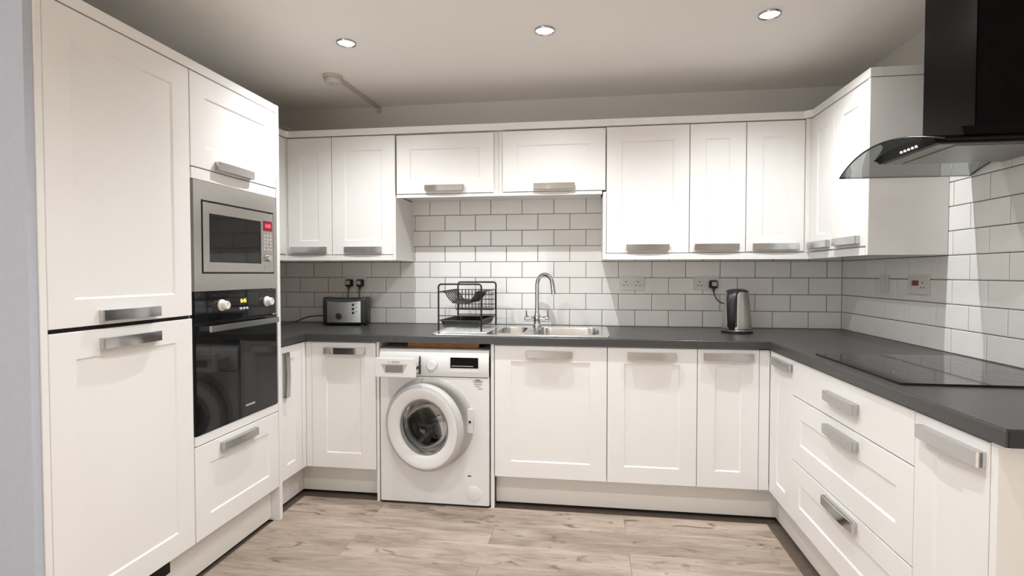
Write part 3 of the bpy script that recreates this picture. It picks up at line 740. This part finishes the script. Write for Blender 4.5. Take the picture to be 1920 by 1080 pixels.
for k in range(3):
    a = math.radians(95 + 120 * k); bm = B()
    mm = T(cx, 0, cz) @ Matrix.Rotation(a, 4, 'Y'); prism(bm, [(-0.028, 0.223), (0.028, 0.223), (0.008, 0.165), (-0.008, 0.165)], wy + 0.10, wy + 0.35, 'y', mtx=mm); obj('drum_paddle', bm, 'greyplastic', dr)
# door swung open on its left hinge
th = math.radians(15); hx, hy = -2.530, wy - 0.006
Dm = T(hx, hy, cz) @ Matrix.Rotation(-th, 4, 'Z') @ T(0.222, 0, 0) @ TO_MY
bm = B(); lathe(bm, [(0.166, 0.004), (0.214, 0.004), (0.225, 0.012), (0.2265, 0.024), (0.2255, 0.040), (0.219, 0.049), (0.207, 0.053)], Dm, 64, cap0=False, cap1=False)
d = obj('door', bm, 'greyplastic', t, sharp=60)
bm = B(); lathe(bm, [(0.207, 0.053), (0.202, 0.054), (0.185, 0.052), (0.162, 0.046), (0.150, 0.040), (0.144, 0.031), (0.143, 0.010), (0.166, 0.004)], Dm, 64, cap0=False, cap1=False); obj('door_ring', bm, 'appl', d, sharp=60)
bm = B(); lathe(bm, [(0.1435, 0.030), (0.138, 0.022), (0.128, -0.005), (0.112, -0.045), (0.085, -0.062), (0, -0.068)], Dm, 48, cap0=False); obj('door_glass', bm, 'door_glass', d, sharp=80)
bm = B(); lathe(bm, [(0.143, 0.032), (0.138, 0.0335), (0.135, 0.029), (0.140, 0.024)], Dm, 48, cap0=False, cap1=False); obj('glass_rim', bm, 'rubber', d, sharp=60)
bm = B(); box(bm, -2.112, -2.082, wy - 0.016, wy - 0.002, 0.40, 0.53, bev=0.003); lk = obj('door_lock', bm, 'plastic', t)
bm = B(); box(bm, -2.103, -2.091, wy - 0.0175, wy - 0.0158, 0.455, 0.467); obj('lock_slot', bm, 'hole', lk)
# detergent drawer
dy0 = -0.80
bm = B()
box(bm, -2.568, -2.352, dy0, dy0 + 0.018, 0.708, 0.808, bev=0.004)
dd = obj('detergent_drawer', bm, 'appl', t)
bm = B(); prism(bm, [(-2.535, 0.778), (-2.395, 0.778), (-2.408, 0.750), (-2.416, 0.732), (-2.514, 0.732), (-2.522, 0.750)], dy0 - 0.0006, dy0 + 0.002, 'y'); obj('grip_recess', bm, 'greyplastic', dd)
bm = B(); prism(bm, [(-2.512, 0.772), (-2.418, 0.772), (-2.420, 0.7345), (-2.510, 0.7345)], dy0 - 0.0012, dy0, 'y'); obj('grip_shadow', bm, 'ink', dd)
bm = B()
for q in ((-2.55, -2.546, 0.712, 0.775), (-2.378, -2.374, 0.712, 0.775), (-2.465, -2.461, 0.712, 0.765)): box(bm, q[0], q[1], dy0 + 0.018, wy - 0.003, q[2], q[3])
box(bm, -2.55, -2.374, dy0 + 0.018, wy - 0.003, 0.712, 0.716); obj('drawer_tray', bm, 'plastic', dd)
bm = B(); box(bm, -2.372, -2.364, dy0 + 0.02, wy - 0.003, 0.742, 0.752); box(bm, -2.372, -2.366, wy - 0.012, wy - 0.0045, 0.705, 0.800); obj('drawer_gap', bm, 'hole', t)
mtx = T(-2.455, dy0 - 0.0008, 0.7868) @ Matrix(((1, 0, 0, 0), (0, 0, -1, 0), (0, 1, 0, 0), (0, 0, 0, 1)))
obj('lettering', text_bm('BOSCH', 0.013, mtx), 'ink', dd)
bm = B(); lathe(bm, [(0.0048, 0), (0.0048, 0.0006), (0.0036, 0.0006)], T(-2.492, dy0, 0.7868) @ TO_MY, 16, cap0=False, cap1=False); obj('round_emblem', bm, 'ink', dd)
bm = B(); lathe(bm, [(0.027, 0), (0.0265, 0.012), (0.024, 0.024), (0.0215, 0.026), (0, 0.026)], T(-2.302, wy - 0.004, 0.756) @ TO_MY, 32)
k = obj('programme_dial', bm, 'plastic', t)
bm = B(); lathe(bm, [(0.029, 0), (0.029, 0.004), (0.0265, 0.004)], T(-2.302, wy - 0.004, 0.756) @ TO_MY, 32, cap0=False, cap1=False); obj('dial_ring', bm, 'chrome', k)
bm = B(); box(bm, -2.204, -2.054, wy - 0.006, wy - 0.0035, 0.741, 0.797, bev=0.001); p = obj('display', bm, 'black_metal', t)
bm = B(); box(bm, -2.197, -2.080, wy - 0.0066, wy - 0.006, 0.7505, 0.7535); obj('display_text', bm, 'lightink', p)
for k in range(4): bm = B(); box(bm, -2.203 + k * 0.038, -2.203 + k * 0.038 + 0.034, wy - 0.0055, wy - 0.0035, 0.720, 0.735, bev=0.0008); obj('touch_button', bm, 'plastic', t)
bm = B()
for x0, x1, z in ((-2.086, -2.030, 0.674), (-2.080, -2.036, 0.667), (-2.078, -2.036, 0.657), (-2.072, -2.044, 0.646), (-2.058, -2.034, 0.634)):
    box(bm, x0, x1, wy - 0.0008, wy, z - 0.0016, z + 0.0016)
box(bm, -2.071, -2.045, wy - 0.0008, wy, 0.676, 0.683)
obj('printed_label', bm, 'ink', t)
bm = B(); lathe(bm, [(0.040, 0), (0.040, 0.0015), (0.037, 0.0022), (0, 0.0022)], T(-2.077, wy, 0.075) @ TO_MY, 36); obj('filter_cover', bm, 'appl', t)
bm = B(); box(bm, -2.112, -2.094, wy - 0.0008, wy, 0.166, 0.172); obj('service_slot', bm, 'hole', t)

# ================================================================== COOKER HOOD
YH = -1.405
t = thing('cooker_hood', 'black chimney cooker hood with curved smoked glass canopy above the hob', 'cooker hood', (-0.2, YH, 1.645))
bm = B(); box(bm, -0.285, -0.001, YH - 0.137, YH + 0.137, 1.700, CEIL - 0.001, bev=0.003); ch = obj('chimney', bm, 'black_metal', t)
bm = B(); box(bm, -0.291, -0.001, YH - 0.142, YH + 0.142, 1.98, 2.005); 
bm.free()
HW = 0.327
def gz(y): return 1.684 - 0.058 * ((y - YH) / HW) ** 2
def gx(y): return -0.480 - 0.022 * (1 - ((y - YH) / HW) ** 2)
bm = B(); top = []; bot = []
ny, nx = 28, 6
for i in range(ny + 1):
    y = YH - HW + 2 * HW * i / ny
    row = []
    for j in range(nx + 1):
        x = gx(y) * (1 - j / nx) + (-0.004) * (j / nx)
        row.append((x, y, gz(y)))
    top.append([bm.verts.new(p) for p in row]); bot.append([bm.verts.new((p[0], p[1], p[2] - 0.005)) for p in row])
for i in range(ny):
    for j in range(nx):
        bm.faces.new((top[i][j], top[i + 1][j], top[i + 1][j + 1], top[i][j + 1])); bm.faces.new((bot[i][j], bot[i][j + 1], bot[i + 1][j + 1], bot[i + 1][j]))
obj('glass_canopy', bm, 'smoke_glass', t, sharp=60)
# dark polished rim round the glass edge
rim = [(gx(YH - HW + 2 * HW * i / ny), YH - HW + 2 * HW * i / ny) for i in range(ny + 1)]
bm = B(); tube(bm, [(x - 0.0005, y, gz(y) - 0.0025) for x, y in rim], 0.0032, 6)
for s in (-1, 1):
    y = YH + s * HW; tube(bm, [(gx(y), y, gz(y) - 0.0025), (-0.004, y, gz(y) - 0.0025)], 0.0030, 6)
tube(bm, [(-0.006, y, gz(y) - 0.0025) for x, y in rim], 0.0036, 6)
obj('glass_edge', bm, 'black_metal', t, sharp=60)
# body under the glass: narrow grey base, flanks flaring up to the glass
bw, zb = 0.168, 1.646
bm = B(); nS = 14; rowsF = []; rowsB = []
for f, hw in ((0.0, bw), (0.25, bw + 0.001), (0.5, bw + 0.003), (0.75, bw + 0.007), (1.0, bw + 0.014)):
    rf, rb_ = [], []
    for k in range(nS + 1):
        s_ = -1 + 2 * k / nS; y = YH + hw * s_; z = zb + f * (gz(y) - 0.0052 - zb)
        x = -0.412 - 0.014 * f
        rf.append(bm.verts.new((x, y, z))); rb_.append(bm.verts.new((-0.002, y, z)))
    rowsF.append(rf); rowsB.append(rb_)
for R_ in (rowsF, rowsB):
    for A_, C_ in zip(R_, R_[1:]):
        for k in range(nS): bm.faces.new((A_[k], A_[k + 1], C_[k + 1], C_[k]))
for i in range(len(rowsF) - 1):
    for k in (0, nS): bm.faces.new((rowsF[i][k], rowsF[i + 1][k], rowsB[i + 1][k], rowsB[i][k]))
for i in (0, -1):
    for k in range(nS): bm.faces.new((rowsF[i][k], rowsF[i][k + 1], rowsB[i][k + 1], rowsB[i][k]))
obj('body', bm, 'black_metal', t, sharp=30)
bm = B(); box(bm, -0.400, -0.006, YH - 0.158, YH + 0.158, zb - 0.003, zb + 0.002, bev=0.001); un = obj('underside', bm, 'greyunder', t)
bm = B(); box(bm, -0.345, -0.060, YH - 0.145, YH + 0.145, zb - 0.006, zb - 0.003, bev=0.001)
obj('grease_filter', bm, 'greyunder', un)
bm = B()
zz0 = 1.6845
prism(bm, [(YH - 0.16, gz(YH - 0.16) + 0.0004)] + [(YH + 0.16, gz(YH + 0.16) + 0.0004), (YH + 0.145, 1.702), (YH - 0.145, 1.702)], -0.330, -0.001, 'x'); obj('motor_cover', bm, 'black_metal', t)
for k in range(5):
    y = -1.392 - k * 0.0215; bm = B(); x = -0.4165
    box(bm, x - 0.004, x + 0.001, y - 0.0045, y + 0.0045, 1.6535, 1.6605); obj('control_icon', bm, 'white_led', t)

# ================================================================== CEILING FITTINGS
def downlight(x, y, label, power, color=(0.945, 0.970, 1.0), ang=142, tilt=(0, 0), group='recessed ceiling downlights'):
    t = thing('downlight', label, 'ceiling light', (x, y, CEIL - 0.012), group)
    bm = B(); lathe(bm, [(0.047, 0.012), (0.047, 0.008), (0.045, 0.004), (0.041, 0.003), (0.037, 0.009), (0.037, 0.012)], T(x, y, CEIL - 0.012), 36, cap0=False, cap1=False); obj('bezel', bm, 'nickel', t)
    bm = B(); lathe(bm, [(0.0372, 0.009), (0.028, 0.005), (0, 0.003)], T(x, y, CEIL - 0.012), 28, cap0=False); obj('lens', bm, 'lamp', t)
    ld = bpy.data.lights.new('downlight_beam', 'SPOT'); ld.energy = power; ld.color = color
    ld.spot_size = math.radians(ang); ld.spot_blend = 1.0; ld.shadow_soft_size = 0.007
    lo = bpy.data.objects.new('downlight_beam', ld); COL.objects.link(lo); lo.parent = t; lo.location = (0, 0, -0.014)
    return t
downlight(-2.632, -0.965, 'left of the three lit ceiling downlights, next to the smoke alarm', SPOT_W)
downlight(-1.685, -0.965, 'middle of the three lit ceiling downlights', SPOT_W)
downlight(-0.728, -0.985, 'right of the three lit ceiling downlights, nearest the cooker hood', SPOT_W)
downlight(-1.95, -2.35, 'added ceiling downlight out of view nearer the tall fridge unit', ROOM_W)
downlight(-1.15, -2.35, 'added ceiling downlight out of view nearer the cooker hood', ROOM_W)
for i, x in enumerate((-3.6, -2.2, -0.8)):  # unseen lamps added to bounce light up to the ceiling
    downlight(x, -4.4, ('ceiling downlight added behind for bounce light, on the far left', 'ceiling downlight added behind for bounce light, in the middle', 'ceiling downlight added behind for bounce light, on the far right')[i], REAR_FILL_W, ang=100)
# smoke alarm
t = thing('smoke_alarm', 'round off-white smoke alarm on the ceiling', 'smoke alarm', (-2.900, -0.560, CEIL - 0.045))
mm = T(-2.900, -0.560, CEIL) @ TO_MZ
bm = B(); lathe(bm, [(0.054, 0.0), (0.054, 0.016), (0.051, 0.018)], mm, 40, cap0=False); bs = obj('base', bm, 'alarm', t)
bm = B(); lathe(bm, [(0.049, 0.0185), (0.050, 0.022), (0.047, 0.033), (0.036, 0.043), (0.012, 0.046), (0, 0.046)], mm, 40); obj('cover', bm, 'alarm', t)
bm = B(); lathe(bm, [(0.0495, 0.0178), (0.0495, 0.0192)], mm, 40); obj('sounder_slot', bm, 'hole', t)
bm = B(); lathe(bm, [(0.007, 0.0), (0.007, 0.003), (0, 0.003)], T(-2.905, -0.572, CEIL - 0.045) @ TO_MZ, 16); obj('test_button', bm, 'greyplastic', t)

t = thing('cable_trunking', 'pale mini trunking strip running from the smoke alarm to the back wall', 'trunking', (-2.872, -0.26, CEIL - 0.016))
bm = B(); prism(bm, [(-2.894, -0.510), (-2.868, -0.511), (-2.843, 0.0065), (-2.869, 0.0065)], CEIL - 0.016, CEIL - 0.0005, 'z', bev=0.002); obj('ceiling_length', bm, 'alarm', t)
bm = B(); box(bm, -2.869, -2.843, -0.010, 0.0075, CEIL - 0.040, CEIL - 0.0165, bev=0.003); obj('end_stop', bm, 'alarm', t)

# ================================================================== SOCKETS AND SWITCHES
def socket(face, uc, vc, label, wdt=0.150, hgt=0.086, plugs=(), kind='double', group='double wall sockets'):
    mt = fmap(face, 0.0)
    loc = (uc, -0.005, vc) if face == 'back' else (-0.005, uc, vc)
    t = thing('wall_socket' if kind != 'switch' else 'wall_switch', label, 'socket' if kind != 'switch' else 'switch', loc, group)
    bm = B(); box(bm, uc - wdt / 2, uc + wdt / 2, 0.0003, 0.0095, vc - hgt / 2, vc + hgt / 2, bev=0.0025, mtx=mt); obj('face_plate', bm, 'socket', t)
    if kind == 'double':
        for s in (-1, 1):
            u = uc + s * 0.038
            for du, dv, hw, hh in ((0, 0.010, 0.0024, 0.0045), (-0.011, -0.012, 0.0042, 0.0022), (0.011, -0.012, 0.0042, 0.0022)):
                bm = B(); box(bm, u + du - hw, u + du + hw, 0.009, 0.0098, vc + dv - hh, vc + dv + hh, mtx=mt); obj('pin_hole', bm, 'hole', t)
            bm = B(); box(bm, uc + s * 0.008 - 0.005, uc + s * 0.008 + 0.005, 0.009, 0.0115, vc + 0.016, vc + 0.030, bev=0.001, mtx=mt); obj('rocker', bm, 'plastic', t)
    return t
socket('back', -1.2165, 1.178, 'empty white double wall socket to the right of the sink')
socket('back', -0.7735, 1.179, 'white double wall socket behind the kettle with one plug in it')
socket('back', -3.021, 1.180, 'white double wall socket above the toaster holding two black plugs')
t = socket('right', -0.470, 1.188, 'small white single fused switch on the right wall tiles', 0.080, 0.086, kind='switch', group='switches on the right wall')
mt = fmap('right', 0.0)
bm = B(); box(bm, -0.482, -0.458, 0.009, 0.0115, 1.176, 1.204, bev=0.001, mtx=mt); obj('rocker', bm, 'plastic', t)
bm = B(); box(bm, -0.474, -0.466, 0.0114, 0.0122, 1.178, 1.181, mtx=mt); obj('marking', bm, 'greyplastic', t)
t = socket('right', -0.759, 1.188, 'white cooker switch with red rocker on the right wall tiles', 0.152, 0.088, kind='switch', group='switches on the right wall')
for du, m_, w2 in ((-0.040 + 0.07, 'red', 0.011), (-0.040 + 0.045, 'red', 0.011)):
    bm = B(); box(bm, -0.759 + du - w2, -0.759 + du + w2, 0.009, 0.0125, 1.184, 1.208, bev=0.001, mtx=mt); r = obj('red_rocker', bm, m_, t); r['label'] = 'dark red rocker switch'
for du, dv, hw, hh in ((-0.034, 0.008, 0.0024, 0.0045), (-0.045, -0.014, 0.0042, 0.0022), (-0.023, -0.014, 0.0042, 0.0022)):
    bm = B(); box(bm, -0.759 + du - hw, -0.759 + du + hw, 0.009, 0.0098, 1.190 + dv - hh, 1.190 + dv + hh, mtx=mt); obj('pin_hole', bm, 'hole', t)

def plug(x, z, label, cable, cmat='black', face='black', inner='greyplastic'):
    t = thing('plug', label, 'plug', (x, -0.03, z), 'three-pin plugs')
    bm = B(); loft(bm, [[(px, y, pz) for px, pz in lp] for y, lp in (
        (-0.0101, rrect(x - 0.025, x + 0.025, z - 0.025, z + 0.025, 0.010)), (-0.022, rrect(x - 0.025, x + 0.025, z - 0.026, z + 0.025, 0.012)),
        (-0.040, rrect(x - 0.019, x + 0.019, z - 0.024, z + 0.020, 0.010)), (-0.043, rrect(x - 0.016, x + 0.016, z - 0.020, z + 0.017, 0.008)))], cap0=True, cap1=True)
    obj('body', bm, face, t, sharp=35)
    bm = B(); prism(bm, rrect(x - 0.0145, x + 0.0145, z - 0.010, z + 0.015, 0.004), -0.0432, -0.0440, 'y'); obj('fuse_cover', bm, inner, t)
    bm = B(); tube(bm, [(x, -0.026, z - 0.024), (x - 0.001, -0.027, z - 0.045)], [0.008, 0.0045], 10); obj('strain_relief', bm, 'black', t)
    bm = B(); tube(bm, smooth_path([(x - 0.001, -0.027, z - 0.040)] + cable), 0.0034, 8); obj('cable', bm, 'black', t)
    return t
plug(-3.062, 1.176, 'left black plug in the socket above the toaster', [(-3.066, -0.030, 1.10), (-3.070, -0.032, 1.02), (-3.072, -0.034, 0.95), (-3.074, -0.036, 0.918)])
plug(-2.986, 1.176, 'right black plug in the socket above the toaster', [(-2.988, -0.030, 1.10), (-2.990, -0.032, 1.02), (-2.992, -0.034, 0.95), (-2.995, -0.036, 0.918)])
plug(-0.733, 1.174, 'grey and black plug of the kettle with curved black cable', [(-0.728, -0.035, 1.105), (-0.705, -0.050, 1.070), (-0.660, -0.10, 1.045), (-0.640, -0.130, 0.99), (-0.635, -0.135, 0.930), (-0.642, -0.175, 0.918)])
# toaster cable lying along the wall to the left
bm = B(); tube(bm, smooth_path([(-3.166, -0.15, 0.965), (-3.22, -0.135, 0.965), (-3.30, -0.13, 0.955), (-3.38, -0.15, 0.925), (-3.45, -0.20, 0.915), (-3.56, -0.30, 0.9145)]), 0.0038, 8)
tag(obj('toaster_cable', bm, 'black'), 'thin black toaster cable running left along the worktop', 'cable')
# white cable on top of the left wall cupboard
bm = B(); tube(bm, smooth_path([(-3.56, -0.20, 2.155), (-3.46, -0.20, 2.175), (-3.40, -0.20, 2.170), (-3.35, -0.20, 2.140), (-3.34, -0.20, 2.071)]), 0.0035, 8)
tag(obj('white_cable', bm, 'plastic'), 'short loop of white cable on top of the left wall cupboard', 'cable')

# ================================================================== TOASTER
rot = T(-3.012, -0.160, ZC) @ Matrix.Rotation(math.radians(9), 4, 'Z') @ Matrix.Diagonal((0.90, 0.80, 1.0, 1.0))
t = thing('toaster', 'black and steel two-slice toaster on the left worktop', 'toaster', (-3.003, -0.145, ZC))
def tz(x): return 0.168 + 0.014 * (x / 0.148) ** 2
bm = B(); Ls = []
for x, s in ((-0.150, 0.90), (-0.147, 0.97), (-0.135, 1.0), (-0.07, 1.0), (0, 1.0), (0.07, 1.0), (0.135, 1.0), (0.147, 0.97), (0.150, 0.90)):
    top_z = tz(x) + (0.0 if abs(x) < 0.14 else -0.003)
    lp = rrect(-0.082 * s, 0.082 * s, 0.006, top_z, 0.022); Ls.append([(x, y, z) for y, z in lp])
loft(bm, Ls, cap0=True, cap1=True, mtx=rot); obj('body', bm, 'black', t, sharp=40)
bm = B(); n = 16; lo_, hi_ = [], []
for k in range(n + 1):
    x = -0.118 + 0.232 * k / n; lo_.append((x, 0.022)); hi_.append((x, tz(x) - 0.020))
poly = lo_ + hi_[::-1]
prism(bm, poly, -0.0815, -0.0850, 'y', mtx=rot); fp = obj('front_panel', bm, 'nickel', t, sharp=60)
bm = B(); lathe(bm, [(0.021, 0), (0.021, 0.004), (0.018, 0.006), (0.017, 0.016), (0, 0.017)], rot @ T(-0.038, -0.085, 0.062) @ TO_MY, 28); obj('browning_knob', bm, 'black', t)
for k in range(3):
    bm = B(); lathe(bm, [(0.009, 0), (0.0085, 0.005), (0, 0.006)], rot @ T(0.062, -0.085, 0.082 + 0.025 * k) @ TO_MY, 18); obj('button', bm, 'black', t)
    bm = B(); lathe(bm, [(0.0045, 0), (0.004, 0.001), (0, 0.001)], rot @ T(0.083, -0.085, 0.090 + 0.025 * k) @ TO_MY, 14); obj('icon', bm, 'ink', t)
for y in (-0.03, 0.03):
    bm = B(); box(bm, -0.115, 0.115, y - 0.012, y + 0.012, 0.164, 0.1745, bev=0.001, mtx=rot); obj('slot', bm, 'hole', t)
bm = B(); box(bm, 0.146, 0.156, -0.014, 0.014, 0.118, 0.130, bev=0.004, mtx=rot); obj('lever', bm, 'black', t)
bm = B()
for sx in (-0.12, 0.12):
    for sy in (-0.055, 0.055): box(bm, sx - 0.012, sx + 0.012, sy - 0.012, sy + 0.012, 0.0003, 0.008, mtx=rot)
obj('feet', bm, 'black', t)

# ================================================================== KETTLE
kx, ky = -0.665, -0.285
t = thing('kettle', 'brushed steel cordless kettle with black handle and lid', 'kettle', (kx, ky, ZC))
bm = B(); lathe(bm, [(0.082, 0.0004), (0.083, 0.004), (0.083, 0.012), (0.078, 0.016), (0, 0.016)], T(kx, ky, ZC), 44); pb = obj('power_base', bm, 'black', t, sharp=40)
bm = B(); lathe(bm, [(0.0815, 0.0125), (0.084, 0.0145), (0.084, 0.0185), (0.080, 0.021)], T(kx, ky, ZC), 44, cap0=False, cap1=False); obj('steel_ring', bm, 'chrome', t, sharp=50)
bm = B(); lathe(bm, [(0.078, 0.024), (0.0785, 0.032), (0.072, 0.10), (0.066, 0.17), (0.0605, 0.222), (0.058, 0.228)], T(kx, ky, ZC), 56, cap0=True, cap1=True); obj('body', bm, 'steel', t, sharp=40)
bm = B(); lathe(bm, [(0.0585, 0.226), (0.058, 0.232), (0.045, 0.240), (0.02, 0.244), (0, 0.2445)], T(kx, ky, ZC), 40); obj('lid', bm, 'black', t, sharp=40)
ha = math.radians(237); hd = Vector((math.cos(ha), math.sin(ha), 0)); hs = Vector((-hd.y, hd.x, 0))
def hp(r, z, s=0.0): return Vector((kx, ky, ZC)) + hd * r + hs * s + Vector((0, 0, z))
bm = B()
path = [(0.050, 0.232, 0.026), (0.072, 0.226, 0.026), (0.090, 0.205, 0.024), (0.098, 0.165, 0.022), (0.098, 0.12, 0.020), (0.094, 0.075, 0.019), (0.086, 0.045, 0.018), (0.074, 0.030, 0.018)]
Ls = []
for i, (r, z, hw) in enumerate(path):
    a = path[max(0, i - 1)]; b2 = path[min(len(path) - 1, i + 1)]
    d = Vector((b2[0] - a[0], b2[1] - a[1])).normalized(); nrm = Vector((-d.y, d.x)); th2 = 0.009
    lp = []
    for sx, sn in ((-1, -1), (-1, 0.4), (-0.6, 1), (0.6, 1), (1, 0.4), (1, -1)):
        lp.append(hp(r + nrm.x * th2 * sn, z + nrm.y * th2 * sn, hw * sx))
    Ls.append(lp)
loft(bm, Ls, cap0=True, cap1=True); obj('handle', bm, 'black', t, sharp=50)
bm = B()
Ls = []
for z, rr_ in ((0.036, 0.0782), (0.10, 0.0722), (0.17, 0.0662), (0.222, 0.0607)):
    Ls.append([hp(rr_ * math.cos(a) + 0.0012, z, rr_ * math.sin(a)) for a in [math.radians(-20 + 40 * k / 6) for k in range(7)]] + [hp(rr_ * math.cos(a) - 0.002, z, rr_ * math.sin(a)) for a in [math.radians(20 - 40 * k / 6) for k in range(7)]])
loft(bm, Ls, cap0=True, cap1=True); obj('back_strip', bm, 'black', t, sharp=50)
bm = B(); prism(bm, [(0.052, -0.02), (0.052, 0.02), (0.082, 0.0)], 0.19, 0.226, 'z', bev=0.002, mtx=T(kx, ky, ZC) @ Matrix.Rotation(ha + PI, 4, 'Z')); obj('spout', bm, 'steel', t)

# ================================================================== DISH DRYING RACK
t = thing('dish_rack', 'black wire two-tier dish drying rack on the drainer', 'dish rack', (-2.18, -0.31, zt))
zr = zt + 0.0026
def uframe(x0, x1, y, ztop, r=0.0050):
    b = 0.016; pts = [(x0, y, zr), (x0, y, ztop - b)]
    for k in range(1, 5): a = PI / 2 * k / 5; pts.append((x0 + b - b * math.cos(a), y, ztop - b + b * math.sin(a)))
    pts += [(x0 + b, y, ztop), (x1 - b, y, ztop)]
    for k in range(1, 5): a = PI / 2 * k / 5; pts.append((x1 - b + b * math.sin(a), y, ztop - b + b * math.cos(a)))
    pts += [(x1, y, ztop - b), (x1, y, zr)]
    bm = B(); tube(bm, pts, r, 8); return bm
AX0, AX1, AY = -2.309, -2.067, -0.520
BX0, BX1, BY = -2.294, -2.053, -0.125
obj('end_frame', uframe(AX0, AX1, AY, 1.180), 'wire', t, sharp=60)
obj('end_frame', uframe(BX0, BX1, BY, 1.186), 'wire', t, sharp=60)
def wires(segs, r, nm, parent=t):
    bm = B()
    for s in segs: tube(bm, s, r, 6)
    return obj(nm, bm, 'wire', parent, sharp=60)
wires([[(AX0, AY, 1.005), (AX1, AY, 1.005)]], 0.0028, 'cross_bar')
wires([[(BX0, BY, 0.985), (BX1, BY, 0.985)]], 0.0028, 'cross_bar')
for x0, x1 in ((AX0, BX0), (AX1, BX1)):
    wires([[(x0, AY, 1.137), (x1, BY, 1.142)]], 0.0035, 'side_rail'); wires([[(x0, AY, 0.978), (x1, BY, 0.975)]], 0.003, 'side_rail')
# upper trough for plates
bm = B(); ysl = [AY + 0.02 + k * (BY - AY - 0.14) / 7 for k in range(8)]
for y in ysl:
    f = (y - AY) / (BY - AY); x0 = AX0 + (BX0 - AX0) * f; x1 = AX1 + (BX1 - AX1) * f
    p = [(x0, y, 1.138), (x0 + 0.030, y, 1.136), (x0 + 0.050, y, 1.105), (x0 + 0.075, y, 1.082), (x0 + 0.12, y, 1.076), (x1 - 0.075, y, 1.082), (x1 - 0.050, y, 1.105), (x1 - 0.030, y, 1.136), (x1, y, 1.138)]
    tube(bm, smooth_path(p, 3), 0.0036, 6)
up = obj('plate_trough', bm, 'wire', t, sharp=60)
bm = B(); Ls = []
for y in (ysl[0], ysl[-1]):
    f = (y - AY) / (BY - AY); xm = (AX0 + AX1) / 2 + 0.014 * f
    Ls.append([(xm - 0.05, y, 1.078), (xm + 0.05, y, 1.078), (xm + 0.05, y, 1.073), (xm - 0.05, y, 1.073)])
loft(bm, Ls, cap0=True, cap1=True); obj('trough_base', bm, 'wire', up)
for s in (-1, 1):
    bm = B(); Ls = []
    for y in (ysl[0], ysl[-1]):
        f = (y - AY) / (BY - AY); x = (AX0 if s < 0 else AX1) + 0.014 * f
        Ls.append([(x, y, 1.141), (x - s * 0.032, y, 1.139), (x - s * 0.032, y, 1.135), (x, y, 1.137)])
    loft(bm, Ls, cap0=True, cap1=True); obj('trough_rim', bm, 'wire', up)
# wire cutlery basket at the back
bx0, bx1, by0, by1, bz0, bz1 = BX0 + 0.006, BX1 - 0.004, BY - 0.085, BY - 0.008, 1.022, 1.140
segs = []
for k in range(12):
    x = bx0 + (bx1 - bx0) * k / 11
    segs += [[(x, by0, bz0), (x, by0, bz1)], [(x, by1, bz0), (x, by1, bz1)]]
for k in range(5):
    z = bz0 + (bz1 - bz0) * k / 4
    segs += [[(bx0, by0, z), (bx1, by0, z)], [(bx0, by1, z), (bx1, by1, z)], [(bx0, by0, z), (bx0, by1, z)], [(bx1, by0, z), (bx1, by1, z)]]
cb = wires(segs, 0.0016, 'cutlery_basket')
bm = B(); box(bm, bx0, bx1, by0, by1, bz0 - 0.004, bz0 + 0.004, bev=0.001); obj('basket_base', bm, 'wire', cb)
# lower tray
def tray_loop(ins, z):
    return [(AX0 + 0.006 + ins, AY + 0.006 + ins, z), (AX1 - 0.006 - ins, AY + 0.006 + ins, z), (BX1 - 0.006 - ins, BY - 0.006 - ins, z), (BX0 + 0.006 + ins, BY - 0.006 - ins, z)]
bm = B(); loft(bm, [tray_loop(0.004, 0.976), tray_loop(0.016, 0.942), tray_loop(0.020, 0.938)], cap1=True)
tr = obj('lower_tray', bm, 'wire', t)
wires([[a, b2] for a, b2 in zip(tray_loop(0.002, 0.977), tray_loop(0.002, 0.977)[1:] + tray_loop(0.002, 0.977)[:1])], 0.003, 'tray_rim', tr)
